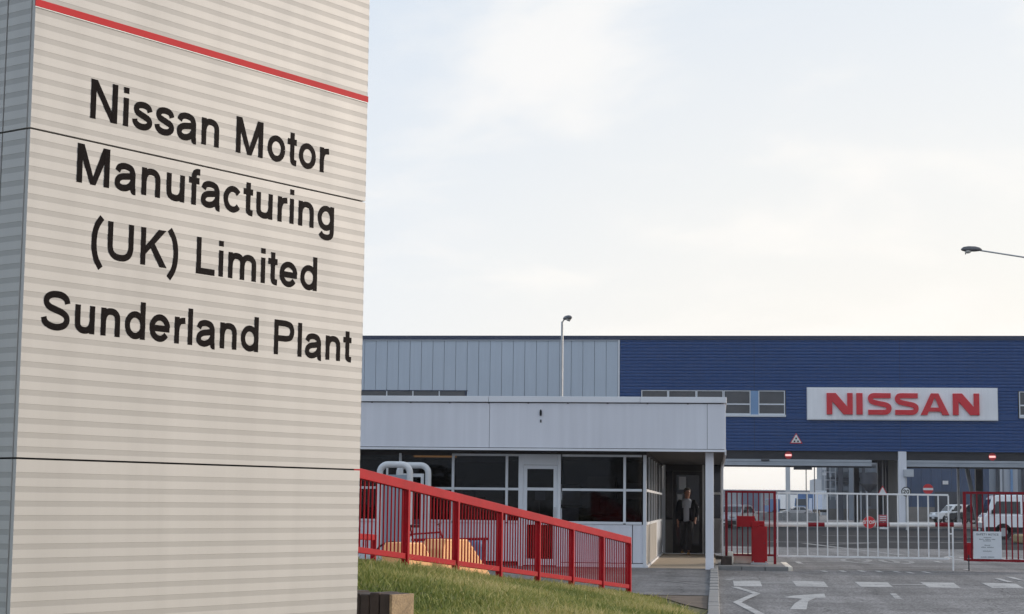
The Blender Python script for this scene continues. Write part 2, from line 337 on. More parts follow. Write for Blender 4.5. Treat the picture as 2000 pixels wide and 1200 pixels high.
G = {
 'N': (1.005, [('p', [(.10, 1), (.29, 1), (.905, 0), (.715, 0)]), ('l', [(.185, 0), (.185, .999)]), ('l', [(.82, .001), (.82, 1)])]),
 'M': (1.16, [('p', [(.10, 1), (.30, 1), (.655, 0), (.505, 0)]), ('p', [(1.06, 1), (.86, 1), (.505, 0), (.655, 0)]), ('l', [(.185, 0), (.185, .999)]), ('l', [(.975, 0), (.975, .999)])]),
 'i': (.31, [('l', [(.155, 0), (.155, .73)]), ('l', [(.155, .845), (.155, 1.0)])]),
 'l': (.31, [('l', [(.155, 0), (.155, 1.0)])]),
 's': (.696, [('l', cat(s_pts))]), 'S': (.93, [('l', cat(S_pts))]),
 'a': (.775, [('l', cat([(.135, .50), (.19, .605), (.30, .648), (.42, .648), (.54, .605), (.595, .50), (.60, .38), (.60, .15), (.62, .04), (.69, 0.03)])), ('l', cat([(.60, .43), (.45, .40), (.28, .37), (.17, .305), (.135, .21), (.17, .12), (.27, .078), (.40, .09), (.52, .16), (.60, .27)]))]),
 'n': (.775, [('l', [(.17, 0), (.17, .73)]), ('l', cat(arch[:-1]) + [(.60, 0)])]),
 'u': (.775, [('l', [(.605, .73), (.605, 0)]), ('l', [(.775 - x, .73 - y) for x, y in cat(arch[:-1]) + [(.60, 0)]])]),
 'm': (1.16, [('l', [(.17, 0), (.17, .73)]), ('l', cat(arch[:-1])[:-1] + [(.60, .42), (.60, 0)] if False else [(x * .95 + .01, y) for x, y in cat(arch[:-1]) + [(.60, 0)]]), ('l', [(x * .95 + .42, y) for x, y in cat(arch[:-1]) + [(.60, 0)]])]),
 'o': (.775, [('l', bowl(.387))]),
 'O': (1.08, [('l', arc(.54, .5, .40, .42, 0, 360, 30))]),
 'T': (.86, [('l', [(.43, 0), (.43, .90)]), ('l', [(.03, .92), (.83, .92)])]),
 't': (.39, [('l', cat([(.20, .93), (.20, .55), (.20, .19), (.235, .095), (.36, .075)])), ('l', [(.03, .665), (.36, .665)])]),
 'r': (.46, [('l', [(.17, 0), (.17, .73)]), ('l', cat([(.17, .36), (.20, .51), (.28, .615), (.44, .645)]))]),
 'f': (.39, [('l', cat([(.40, .915), (.28, .905), (.215, .83), (.21, .65), (.21, 0)])), ('l', [(.04, .665), (.38, .665)])]),
 'c': (.696, [('l', arc(.36, .365, .245, .288, 38, 322, 20))]),
 'e': (.775, [('l', arc(.387, .365, .255, .288, 4, 325, 24)), ('l', [(.14, .355), (.70, .355)])]),
 'g': (.775, [('l', bowl(.375)), ('l', cat([(.610, .73), (.610, .3), (.610, -.04), (.55, -.16), (.40, -.20), (.25, -.17), (.165, -.085)]))]),
 'd': (.775, [('l', bowl(.375)), ('l', [(.610, 0), (.610, 1.0)])]),
 '(': (.46, [('l', cat([(.39, 1.06), (.25, .83), (.185, .56), (.185, .24), (.25, -.03), (.39, -.26)]))]),
 ')': (.46, [('l', cat([(.07, 1.06), (.21, .83), (.275, .56), (.275, .24), (.21, -.03), (.07, -.26)]))]),
 'U': (1.005, [('l', [(.19, 1)] + cat([(.19, .36), (.235, .20), (.35, .105), (.50, .08), (.655, .105), (.77, .20), (.815, .36)]) + [(.815, 1)])]),
 'K': (.93, [('l', [(.185, 0), (.185, 1)]), ('p', [(.265, .30), (.265, .52), (.66, 1), (.89, 1)]), ('p', [(.37, .55), (.50, .655), (.93, 0), (.71, 0)])]),
 'L': (.775, [('l', [(.185, 0), (.185, 1)]), ('l', [(.10, .075), (.72, .075)])]),
 'P': (.93, [('l', [(.185, 0), (.185, 1)]), ('l', [(.11, .925), (.52, .925)] + cat([(.56, .92), (.72, .87), (.785, .70), (.72, .53), (.56, .48)]) + [(.11, .475)])]),
 'A': (.93, [('p', [(.02, 0), (.20, 0), (.53, 1), (.38, 1)]), ('p', [(.91, 0), (.73, 0), (.40, 1), (.55, 1)]), ('l', [(.20, .33), (.73, .33)])]),
 'F': (.85, [('l', [(.185, 0), (.185, 1)]), ('l', [(.11, .92), (.80, .92)]), ('l', [(.11, .50), (.70, .50)])]),
 'E': (.93, [('l', [(.185, 0), (.185, 1)]), ('l', [(.11, .92), (.85, .92)]), ('l', [(.11, .50), (.78, .50)]), ('l', [(.11, .08), (.86, .08)])]),
 'Y': (.93, [('p', [(.02, 1), (.21, 1), (.55, .40), (.38, .40)]), ('p', [(.91, 1), (.72, 1), (.38, .40), (.55, .40)]), ('l', [(.465, 0), (.465, .42)])]),
 'C': (1.0, [('l', arc(.54, .5, .39, .42, 40, 320, 22))]),
 'I': (.39, [('l', [(.195, 0), (.195, 1)])]),
 '2': (.775, [('l', cat([(.12, .70), (.17, .85), (.36, .92), (.55, .86), (.61, .70), (.52, .52), (.30, .30), (.14, .08)])), ('l', [(.09, .075), (.69, .075)])]),
 '0': (.775, [('l', arc(.387, .5, .26, .42, 0, 360, 26))]),
}
def text_width(t, h, tr=1.0): return sum((.39 if c == ' ' else G[c][0]) * h * tr for c in t)
def letters(t, x, z, h, fn, mat, parent, local, w=0.17, tr=1.0, d0=0.0, th=0.004, xs=1.0, name='letter', join=None):
    for c in t:
        adv = (.39 if c == ' ' else G[c][0]) * h * tr
        if c != ' ':
            b = MB() if join is None else join
            for i, (k, pts) in enumerate(G[c][1]):
                q = [(x + a * h * tr * xs, z + y * h) for a, y in pts]; e = d0 - th - i * 0.0003 * max(1, th / 0.004)
                if k == 'p': b.prism(q, fn, e, d0)
                else: b.stroke(q, w * h, fn, e, d0)
            if join is None: b.build(name, mat, parent, local)
        x += adv
    return x

# ================================================================== GROUND
g = MB(); g.add([(-1200, -1200, -0.35), (1200, -1200, -0.35), (1200, 1800, -0.35), (-1200, 1800, -0.35)], [(0, 1, 2, 3)])
tag(g.build('ground', m_land), kind='structure')
g = MB()
ys = [-40, 29, 37]
for a, b in zip(ys[:-1], ys[1:]): g.add([(0.02, a, rz(a)), (60, a, rz(a)), (60, b, rz(b)), (0.02, b, rz(b))], [(0, 1, 2, 3)])
g.add([(-140, 37, -.06), (0.02, 37, -.06), (60, 37, -.06), (140, 37, -.06), (140, 900, -.06), (60, 900, -.06), (0.02, 900, -.06), (-140, 900, -.06)], [(0, 1, 6, 7), (1, 2, 5, 6), (2, 3, 4, 5)])
road = tag(g.build('road', m_asph), kind='structure')
g = MB()
ap = [(-16, 17.5), (-4.2, 17.5), (-2.0, 28.2), (-0.10, 28.2)]
g.add([(-16, 17.5, az(17.5)), (-4.15, 17.5, az(17.5)), (-1.95, 28.2, az(28.2)), (-0.10, 28.2, az(28.2)), (-0.10, 29, az(29)), (-16, 29, az(29))], [(0, 1, 2, 3, 4, 5)])
g.add([(-16, 29, az(29)), (-0.10, 29, az(29)), (-0.10, 37.6, az(37.6)), (-16, 37.6, az(37.6))], [(0, 1, 2, 3)])
apron = tag(g.build('apron_pavement', m_apron), kind='structure')
def drape(mb, pts, lift=0.004, f=rz):
    mb.add([(x, y, f(y) + lift) for x, y in pts], [tuple(range(len(pts)))])
# old trench patches and sealed joints on the apron and road
for i, pts in enumerate([[(-1.3, 34.3), (-.12, 34.0), (-.12, 33.94), (-1.3, 34.24)], [(-2.6, 31.4), (-1.3, 30.2), (-1.27, 30.14), (-2.6, 31.3)], [(-1.0, 32.6), (-.12, 31.2), (-.12, 31.12), (-1.05, 32.58)], [(-3.4, 35.6), (-.3, 35.3), (-.3, 35.26), (-3.4, 35.56)]]):
    b = MB(); drape(b, pts, 0.005, az); b.build('crack_line', m_mark2 if i in (1, 2) else m_seal, apron)

mk = []
def mark(pts, mat=None, name='road_marking', lift=0.004):
    b = MB(); drape(b, pts, lift); b.build(name, mat or m_mark, road)
for q in ([(.33, 34.05), (.84, 34.2), (.83, 32.34), (.33, 32.2)], [(1.45, 34.39), (2.04, 34.3), (2.01, 32.52), (1.45, 32.52)], [(2.62, 34.38), (3.23, 34.38), (3.18, 32.8), (2.61, 32.7)],
          [(3.86, 34.57), (4.48, 34.58), (4.39, 32.89), (3.83, 32.89)], [(5.02, 34.74), (5.64, 34.6), (5.53, 33.06), (4.97, 33.05)], [(6.2, 34.9), (6.8, 34.8), (6.7, 33.2), (6.15, 33.2)]):
    mark(q, name='stop_line_block')
mark([(.84, 33.6), (1.45, 33.7), (1.45, 33.4), (.84, 33.3)], m_mark2); mark([(3.23, 33.8), (3.86, 33.9), (3.86, 33.6), (3.23, 33.5)], m_mark2)
zg = [(.33, 32.04), (.68, 30.21), (.32, 27.66), (.60, 24.73), (.30, 22.2), (.62, 19.8)]
for a, b in zip(zg[:-1], zg[1:]): mark([(a[0] - .06, a[1]), (a[0] + .07, a[1]), (b[0] + .07, b[1]), (b[0] - .06, b[1])], name='zigzag_line', lift=0.004 if b[1] not in (30.21, 24.73, 19.8) else 0.0055)
mark([(1.10, 29.35), (1.28, 29.82), (1.82, 30.52), (1.78, 29.43), (1.60, 29.25), (1.44, 28.32), (1.30, 26.06), (1.06, 25.98), (1.19, 27.51), (1.38, 29.02)], name='turn_arrow')
mark([(2.94, 30.83), (3.04, 30.86), (3.0, 29.5), (2.89, 29.47)], name='lane_dash')
mark([(.14, 34.3), (.24, 34.2), (1.55, 39.3), (1.45, 39.3)], m_mark2, 'edge_line')
mark([(1.3, 40.05), (7.4, 42.7), (7.4, 42.85), (1.3, 40.2)], m_mark2, 'edge_line'); mark([(1.3, 39.4), (9.0, 39.8), (9.0, 39.9), (1.3, 39.5)], m_mark2, 'edge_line', 0.006)
for x, y in ((2.29, 38.65), (2.7, 38.83), (3.12, 39.1), (3.48, 39.0), (3.86, 38.9), (4.09, 38.6), (4.47, 38.9), (5.61, 41.0)): mark([(x - .05, y + .55), (x + .06, y + .55), (x + .09, y - .35), (x - .02, y - .35)], m_mark, 'lane_dash', 0.008)
for x, y in ((5.57, 35.62), (5.68, 46.99), (2.03, 44.42), (5.92, 36.4)): mark([(x - .06, y + .8), (x + .06, y + .8), (x + .09, y - .6), (x - .03, y - .6)], m_mark, 'lane_dash', 0.008)
for y0, x0, x1 in ((88.6, 5.2, 14.5), (70.5, 2.0, 6.4), (73.5, 7.0, 10.5)): mark([(x0, y0), (x1, y0 + 1), (x1, y0 + 1.5), (x0, y0 + .5)], m_mark2, 'edge_line')
mark([(3.2, 68.5), (3.5, 68.5), (5.6, 53.0), (5.35, 53.0)], m_mark2, 'edge_line', 0.007); mark([(4.2, 67.4), (6.0, 71.2), (6.0, 70.4), (4.2, 66.8)], m_mark2, 'edge_line', 0.009)
def roundel(cx, cy, rx, ry, mat):
    ro = thing('speed_roundel', None, None, (cx, cy, rz(cy)))
    del_ = ro
    b = MB(); n = 40
    o1 = [(cx + rx * math.cos(2 * math.pi * i / n), cy + ry * math.sin(2 * math.pi * i / n)) for i in range(n)]
    i1 = [(cx + rx * .86 * math.cos(2 * math.pi * i / n), cy + ry * .86 * math.sin(2 * math.pi * i / n)) for i in range(n)]
    b.add([(x, y, -.056) for x, y in o1 + i1], [(i, (i + 1) % n, n + (i + 1) % n, n + i) for i in range(n)])
    bpy.data.objects.remove(ro)
    b.build('speed_roundel', mat, road)
    for ch, ox in (('2', -.55), ('0', .08)):
        t = MB()
        for i, (k, pts) in enumerate(G[ch][1]):
            t.stroke([(cx + (ox + x * .66) * rx, cy + (y - .5) * ry * 1.25) for x, y in pts], .16 * rx, lambda u, v, d: (u, v, d), -.0585, -.055 + i * .001)
        t.build('roundel_digit', mat, road)
roundel(4.15, 47.0, .92, 2.7, m_mark2); roundel(7.42, 50.5, 1.06, 3.1, m_mark)
# a sealed reinstatement strip across the road
mark([(.1, 44.2), (14, 46.2), (14, 47.0), (.1, 45.0)], M('patch_asphalt', (0.125, 0.126, 0.13), 0.85, spec=0.12, var=0.15, fine=0.2), 'asphalt_band', 0.0022)
mark([(-30, 62), (60, 62), (60, 126), (-30, 126)], M('dark_road_band', (0.040, 0.041, 0.045), 0.9, spec=0.05, var=0.15, vs=0.15, fine=0.2), 'asphalt_band', 0.0024)  # wide darker band across the road in front of the factory

# kerb stones along the apron and round the gate island
def stone(name, x0, x1, y0, y1, z0, z1, parent, mat=None): return MB().box(x0, x1, y0, y1, z0, z1).build(name, mat or m_kerb, parent, bevel=0.012)
kerb = thing('kerb', None, None, (0, 30, -.1)); tag(kerb, kind='structure')
y = 15.0
while y < 38.6:
    ym = y + .45; stone('kerb_stone', -.105 + rng.uniform(-.004, .004), .055 + rng.uniform(-.004, .004), y + .006, y + .90, rz(ym) - .2, az(ym) + .025 + rng.uniform(-.004, .004), kerb); y += .914
isl = thing('gate_island', None, None, (.7, 39.5, -.06)); tag(isl, kind='structure')
MB().box(.06, 1.50, 38.75, 42.0, -.2, .028).build('island_top', m_kerb, isl)
for i in range(3): stone('kerb_stone', .06 + i * .50, .55 + i * .50, 38.60, 38.74, -.2, .035 + rng.uniform(-.004, .004), isl)
for i in range(5): stone('kerb_stone', 1.505, 1.64, 38.75 + i * .66, 39.40 + i * .66, -.2, .03, isl, m_cream_c)
MB().box(.42, 1.12, 40.55, 41.3, .028, .24).build('concrete_plinth', m_cream_c, isl, bevel=.02)
MB().box(.27, .39, 40.1, 40.35, .028, .30).build('kerb_block', m_cream_c, isl, bevel=.02)
MB().box(.12, .36, 39.4, 40.0, .028, .21).build('planting_edge', m_timber, isl, bevel=.01)

# ------------------------------------------------------------------ grass bank
P0 = np.array([-3.381, 19.30]); e = np.array([.2146, .9767]); nf = np.array([.9767, -.2146])
def bank(x, y):
    rx, ry = x - P0[0], y - P0[1]; t = rx * e[0] + ry * e[1]; d = rx * nf[0] + ry * nf[1]
    hf = np.minimum(.575 - .0748 * t, .86)
    h = np.where(d > 0, hf - .155 * d, np.where(d > -.30, hf, hf - 1.1 * (-d - .30)))
    h = h + .025 * np.sin(x * 2.1 + 1.3) * np.cos(y * 1.3) * np.clip(d * 3, 0, 1)
    return np.maximum(h, np.where(y > 28.25, -.14, -.108))
gx = np.linspace(-9, -.112, 75); gy = np.linspace(1.0, 31.0, 150); X, Y = np.meshgrid(gx, gy); Z = bank(X, Y)
vs = np.stack([X, Y, Z], -1).reshape(-1, 3); nx = len(gx); fs = [(j * nx + i, j * nx + i + 1, (j + 1) * nx + i + 1, (j + 1) * nx + i) for j in range(len(gy) - 1) for i in range(nx - 1)]
b = MB(); b.add(vs.tolist(), fs); bo = b.build('grass_bank', m_turf, smooth=True); tag(bo, kind='structure')
# bare soil strip beside the kerb
b = MB(); q = [(-1.05, 28.15), (-.115, 28.15), (-.115, 24.6), (-.42, 25.6), (-.75, 27.2)]
b.add([(x, y, float(bank(np.array(x), np.array(y))) + .012) for x, y in q], [tuple(range(len(q)))]); b.build('soil_strip', m_soil, bo)
# blades
def blades(n, x0, x1, y0, y1, hmin, hmax, wmul=1.0):
    x = rng.uniform(x0, x1, n); y = rng.uniform(y0, y1, n); z = bank(x, y)
    rx, ry = x - P0[0], y - P0[1]; d = rx * nf[0] + ry * nf[1]
    edge = np.interp(y, [20, 21.7, 24.1, 26.5, 28.4], [-.16, -.30, -.48, -.85, -1.30]) + .10 * np.sin(y * 3.1) + rng.normal(0, .06, n)
    ok = (d > -.45) & (x < edge) & (y < 28.5) & (z > -.13); x, y, z = x[ok], y[ok], z[ok]; n = len(x)
    patch = .5 + .25 * np.sin(x * 1.9 + .7 * y) + .25 * np.sin(y * 1.1 - x * 2.6 + 2) + rng.normal(0, .18, n)
    h = rng.uniform(hmin, hmax, n) * (0.75 + .5 * patch.clip(0, 1)); a = rng.uniform(0, 2 * np.pi, n); w = rng.uniform(.0045, .008, n) * wmul
    lean = rng.normal(0, .5, (n, 2)) * h[:, None]; base = np.stack([x, y, z - .005], -1); dx = np.stack([np.cos(a) * w, np.sin(a) * w, 0 * a], -1)
    mid = base + np.stack([lean[:, 0] * .35, lean[:, 1] * .35, h * .6], -1); tip = base + np.stack([lean[:, 0], lean[:, 1], h], -1)
    v = np.stack([base - dx, base + dx, mid - dx * .7, mid + dx * .7, tip], 1).reshape(-1, 3)
    tint = np.clip(patch * .6 + rng.uniform(0, .45, n), 0, 1); return v, np.repeat(tint, 5), n
parts = [blades(150000, -5.2, -.15, 10.2, 28.5, .035, .085, 1.15), blades(26000, -4.4, -1.2, 5.5, 10.4, .035, .075), blades(5000, -5.2, -.15, 10.2, 28.5, .09, .15, 1.0)]
v = np.concatenate([p[0] for p in parts]); tint = np.concatenate([p[1] for p in parts]); n = sum(p[2] for p in parts)
k = np.arange(n) * 5
tri = np.stack([np.stack([k, k + 1, k + 3], -1), np.stack([k, k + 3, k + 2], -1), np.stack([k + 2, k + 3, k + 4], -1)], 1).reshape(-1)
me = bpy.data.meshes.new('grass'); me.vertices.add(len(v)); me.vertices.foreach_set('co', v.astype(np.float32).ravel())
me.loops.add(len(tri)); me.loops.foreach_set('vertex_index', tri.astype(np.int32)); me.polygons.add(n * 3); me.polygons.foreach_set('loop_start', np.arange(n * 3, dtype=np.int32) * 3)
me.update(); me.validate()
at = me.attributes.new('tint', 'FLOAT', 'POINT'); at.data.foreach_set('value', tint.astype(np.float32)); me.materials.append(m_blade)
go = bpy.data.objects.new('grass', me); C.objects.link(go); tag(go, 'rough green grass growing on the bank below the red railing', 'grass', kind='stuff')

# ================================================================== TOTEM SIGN
TA = Vector((-3.115, 7.743, 0)); td = Vector((.4894, .8721, 0))
tot = thing('totem_sign', 'tall cream ribbed totem sign with black company lettering and a red line', 'sign', TA + td * -.05, math.atan2(.8721, .4894))
TW, TD = 2.378, .90
PER, DK = .0645, .0265
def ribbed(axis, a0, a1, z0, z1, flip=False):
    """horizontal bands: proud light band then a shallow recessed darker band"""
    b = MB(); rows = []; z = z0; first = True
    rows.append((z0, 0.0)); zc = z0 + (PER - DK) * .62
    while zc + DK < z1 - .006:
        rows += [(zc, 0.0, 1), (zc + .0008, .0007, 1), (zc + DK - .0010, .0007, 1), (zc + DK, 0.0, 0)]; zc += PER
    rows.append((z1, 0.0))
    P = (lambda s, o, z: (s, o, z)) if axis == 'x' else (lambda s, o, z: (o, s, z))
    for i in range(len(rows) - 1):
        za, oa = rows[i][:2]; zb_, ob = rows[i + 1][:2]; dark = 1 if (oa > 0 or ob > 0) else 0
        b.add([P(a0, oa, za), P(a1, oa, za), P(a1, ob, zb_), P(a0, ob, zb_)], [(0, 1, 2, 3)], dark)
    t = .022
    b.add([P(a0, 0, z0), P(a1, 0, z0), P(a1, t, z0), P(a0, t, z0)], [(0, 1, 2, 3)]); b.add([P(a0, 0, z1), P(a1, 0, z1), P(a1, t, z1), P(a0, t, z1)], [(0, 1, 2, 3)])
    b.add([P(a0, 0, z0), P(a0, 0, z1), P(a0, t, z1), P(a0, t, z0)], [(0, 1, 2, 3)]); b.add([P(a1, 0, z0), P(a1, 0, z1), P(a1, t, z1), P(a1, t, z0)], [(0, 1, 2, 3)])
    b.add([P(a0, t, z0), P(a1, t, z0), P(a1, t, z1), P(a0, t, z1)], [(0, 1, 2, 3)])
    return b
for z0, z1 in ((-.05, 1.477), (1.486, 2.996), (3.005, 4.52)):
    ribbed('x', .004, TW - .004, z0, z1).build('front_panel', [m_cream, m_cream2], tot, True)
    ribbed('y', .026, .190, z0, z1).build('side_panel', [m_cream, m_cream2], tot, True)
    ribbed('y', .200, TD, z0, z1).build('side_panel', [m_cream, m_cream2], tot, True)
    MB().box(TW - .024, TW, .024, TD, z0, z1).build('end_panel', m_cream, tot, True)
MB().box(.024, TW - .026, .024, TD - .01, -.1, 4.52).build('steel_core', m_dark, tot, True)
MB().box(.005, TW - .002, TD + .002, TD + .02, -.05, 4.52).build('back_panel', m_cream, tot, True)
MB().box(-.01, TW + .01, -.01, TD + .03, 4.522, 4.57).build('cap', m_cream2, tot, True, bevel=.004)
MB().box(.0, TW - .002, -.0045, -.0005, 3.578, 3.612).build('red_line', m_redband, tot, True)
MB().box(.0, TW - .002, -.0035, -.0005, 3.5735, 3.5775).build('white_edging', m_white, tot, True)
fnT = lambda u, v, d: (u, d, v)
for txt, x0, x1, zb_, h in (('Nissan Motor', .33, 2.06, 3.113, .192), ('Manufacturing', .262, 2.128, 2.792, .188), ('(UK) Limited', .368, 2.000, 2.447, .186), ('Sunderland Plant', .098, 2.285, 2.078, .184)):
    tr = (x1 - x0) / text_width(txt, h); letters(txt, x0, zb_, h, fnT, m_vinyl, tot, True, w=.172, tr=tr, d0=-.0002, th=.0008)

# timber sleepers at the foot of the sign
tw = thing('sleeper_edging', 'short upright timber sleepers with one tan sawn end beside the totem sign', 'timber edging', (-1.94, 10.57, .3), math.atan2(.8721, .4894))
for i in range(12):
    zt = .755 - .30 + rng.uniform(-.008, .006); ox = rng.uniform(0, .012)
    MB().box(ox, .20, .008 + i * .080, .080 + i * .080, -.35, zt).build('sleeper', [m_timber], tw, True, bevel=.008)
MB().box(.004, .215, -.012, .0075, -.35, .752 - .30).build('sawn_end', m_timber2, tw, True, bevel=.003)

# ================================================================== RED RAMP RAILING
def railing(name, label, A, B, zA, zB, hA, hB, n0, n1, nbars, topw=.06, toph=.105, both=True):
    ro = thing(name, label, 'railing', (A[0], A[1], zA))
    A = np.array(A); B = np.array(B); dirv = (B - A) / np.linalg.norm(B - A); nr = np.array([dirv[1], -dirv[0]])
    def pt(t, up): q = A + (B - A) * t; return np.array([q[0], q[1], zA + (zB - zA) * t + up])
    hh = lambda t: hA + (hB - hA) * t
    nb = 6.0; ts = [i / nb for i in range(n0, n1 + 1)]
    a, b_ = pt(ts[0], hh(ts[0])), pt(ts[-1], hh(ts[-1])); ext = (b_ - a) / np.linalg.norm(b_ - a) * .055
    MB().bar(a - ext, b_ + ext, topw, toph).build('top_rail', m_red, ro, bevel=.006)
    for t0, t1 in zip(ts[:-1], ts[1:]):
        d0 = .045 / (np.linalg.norm(B - A)); MB().bar(pt(t0 + d0, .13), pt(t1 - d0, .13), .045, .062).build('bottom_rail', m_red, ro, bevel=.004)
        for k in range(1, nbars + 1):
            t = t0 + (t1 - t0) * k / (nbars + 1); MB().bar(pt(t, .16), pt(t, hh(t) - toph / 2 + .005), .016, .008, up=(dirv[0], dirv[1], 0)).build('baluster', m_red, ro)
    for t in ts: MB().bar(pt(t, -.25), pt(t, hh(t) - toph / 2 + .006), .080, .055, up=(dirv[0], dirv[1], 0)).build('post', m_red, ro, bevel=.004)
    return ro
railing('ramp_railing', 'long sloping red steel railing along the top of the grass bank', (-3.381, 19.30), (-1.371, 28.42), .588, -.112, .905, .86, -2, 6, 14)
railing('ramp_railing', 'short low red railing behind the long one, beside the grey hoop frames', (-6.75, 20.2), (-3.55, 33.0), .42, -.09, .62, .60, 0, 3, 7, toph=.09)

# ================================================================== GATEHOUSE
Y0, YR = 37.45, 48.80
gh = thing('gatehouse', 'low pale grey gatehouse with deep flat fascia and dark windows', 'building', (-5, 37.45, 0))
GL, GRX = -13.0, .215
def P(name, mat, x0, x1, y0, y1, z0, z1, parent=gh, bevel=0.0, **k): return MB().box(x0, x1, y0, y1, z0, z1).build(name, mat, parent, bevel=bevel, **k)
roof = P('roof_slab', m_soffit, GL, GRX - .03, Y0 - .66, 50.6, 2.43, 3.40)
fx = [GL, -10.6, -7.72, -4.70, -.165, GRX]
for a, b_ in zip(fx[:-1], fx[1:]): P('fascia_panel', m_grey, a + .004, b_ - .004, Y0 - .70, Y0 - .662, 2.475, 3.405, bevel=.004)
P('fascia_return', m_grey, GRX - .028, GRX, Y0 - .66, 50.6, 2.475, 3.405)
P('fascia_trim', m_grey3, GL, GRX + .008, Y0 - .725, Y0 - .664, 2.415, 2.462, bevel=.004)
P('fascia_return_trim', m_grey3, GRX - .02, GRX + .012, Y0 - .66, 50.6, 2.36, 2.462)
cx = [GL, -9.0, -4.72, -1.55, GRX + .02]
for a, b_ in zip(cx[:-1], cx[1:]): P('coping', m_grey3, a + .003, b_ - .003, Y0 - .745, Y0 - .55, 3.425, 3.545, bevel=.006)
P('coping_return', m_grey3, GRX - .12, GRX + .02, Y0 - .548, 50.6, 3.425, 3.545, bevel=.006)
P('roof_deck', m_soffit, GL, GRX - .1, Y0 - .56, 50.6, 3.402, 3.44)
for i in range(15): MB().box(GL + .8 + i * .83, GL + .83 + i * .83, Y0 - .712, Y0 - .701, 3.395, 3.42).build('coping_clip', m_soffit, gh)
# front wall
P('plinth', m_intd, GL, -1.46, Y0 + .03, Y0 + .15, -.15, .06)
mx = [GL, -11.2, -9.35, -7.85, -6.70, -5.556, -4.402, -4.10]
FR = .055
def vbar(x, z0=.0, z1=2.36, w=FR, yy=Y0): P('mullion', m_frame, x - w / 2, x + w / 2, yy - .03, yy + .06, z0, z1, bevel=.005)
for x in mx[1:-1]: vbar(x, .92)
vbar(-4.10, .0, 2.36, .10); vbar(-3.285, .0, 2.36, .07); vbar(-1.90, .92); vbar(-1.475, .0, 2.36, .07)
P('head_band', m_soffit, GL, -1.44, Y0 - .01, Y0 + .10, 2.362, 2.43)
bays = list(zip(mx[:-1], mx[1:])) + [(-3.25, -1.90), (-1.90, -1.51)]
for a, b_ in bays:
    a2, b2_ = a + FR / 2, b_ - FR / 2
    if b_ == -4.10: b2_ = b_ - .05
    P('sill_rail', m_frame, a2, b2_, Y0 - .028, Y0 + .06, .90, .955, bevel=.004); P('transom', m_frame, a2, b2_, Y0 - .022, Y0 + .05, 1.592, 1.645, bevel=.004)
    P('head_rail', m_frame if a > -5.6 else m_soffit, a2, b2_, Y0 - .022, Y0 + .05, 2.315, 2.36)
    for z0, z1 in ((.955, 1.592), (1.645, 2.315)): P('pane', m_glass, a2, b2_, Y0 + .012, Y0 + .018, z0, z1)
for a, b_ in ((GL, -9.35), (-9.35, -6.70), (-6.70, -4.152), (-3.248, -1.735), (-1.728, -1.475)):
    P('wall_panel', m_grey, a + .004, b_ - .004, Y0 - .005, Y0 + .05, .10, .898, bevel=.003)
P('base_rail', m_grey3, -3.24, -1.43, Y0 - .02, Y0 + .028, -.06, .085)
# front door
dr = MB()
for x0, x1 in ((-4.048, -3.965), (-3.405, -3.322)): dr.box(x0, x1, Y0 - .012, Y0 + .035, .03, 2.128)
for z0, z1 in ((.03, .16), (.875, .985), (1.595, 1.655), (2.05, 2.128)): dr.box(-3.965, -3.405, Y0 - .0115, Y0 + .0345, z0, z1)
door = dr.build('door', m_frame, gh)
for z0, z1 in ((.16, .875), (.985, 1.595), (1.655, 2.05)): MB().box(-3.965, -3.405, Y0 + .008, Y0 + .014, z0, z1).build('pane', m_glass, door)
MB().box(-3.385, -3.36, Y0 - .06, Y0 - .013, .95, 1.25).build('handle', m_galv, door)
P('door_head', m_frame, -4.05, -3.32, Y0 - .02, Y0 + .05, 2.135, 2.36)
for (x0, x1, z0, z1) in ((-3.245, -2.98, 1.40, 1.575), (-3.245, -2.868, .962, 1.226), (-3.80, -3.58, 1.39, 1.575)): P('notice_paper', m_paper, x0, x1, Y0 + .022, Y0 + .024, z0, z1)
# side wall of the entrance recess
SX = -1.44
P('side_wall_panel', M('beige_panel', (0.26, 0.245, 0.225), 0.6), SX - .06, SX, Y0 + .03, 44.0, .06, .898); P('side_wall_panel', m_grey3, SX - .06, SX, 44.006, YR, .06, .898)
P('side_base', m_grey3, SX - .02, SX + .035, Y0 + .02, YR, -.02, .056)
sy = [Y0 + .06, 39.2, 40.9, 42.5, 44.0, 46.5, YR - .05]
for a, b_ in zip(sy[:-1], sy[1:]):
    P('side_mullion', m_frame, SX - .07, SX + .012, b_ - .05, b_, .90, 2.36); P('side_sill', m_frame, SX - .07, SX + .02, a, b_ - .05, .90, .955)
    P('side_transom', m_frame, SX - .06, SX + .01, a, b_ - .05, 1.592, 1.645); P('pane', m_glass, SX - .03, SX - .024, a, b_ - .05, .955, 1.592); P('pane', m_glass, SX - .03, SX - .024, a, b_ - .05, 1.645, 2.36)
P('side_head', m_soffit, SX - .08, SX + .0, Y0 + .10, YR, 2.362, 2.43)
# rear wall of the recess with the entrance door
P('door_post', m_frame, -1.425, -1.36, YR - .06, YR + .04, .02, 2.42)
P('sidelight_rail', m_soffit, -1.36, -1.16, YR - .03, YR + .03, .93, .99); P('pane', m_glass, -1.36, -1.16, YR, YR + .006, .99, 2.42)
P('sidelight_panel', m_brown, -1.36, -1.16, YR - .02, YR + .02, .02, .93)
ed = MB()
for x0, x1 in ((-1.155, -1.06), (-.44, -.355)): ed.box(x0, x1, YR - .03, YR + .03, .02, 2.25)
for z0, z1 in ((.02, .26), (1.02, 1.11), (2.14, 2.25)): ed.box(-1.06, -.44, YR - .0295, YR + .0295, z0, z1)
edo = ed.build('entrance_door', m_intd, gh); MB().box(-1.06, -.44, YR - .003, YR + .003, .26, 1.02).build('pane', m_glass, edo); MB().box(-1.06, -.44, YR - .003, YR + .003, 1.11, 2.14).build('pane', m_glass, edo)
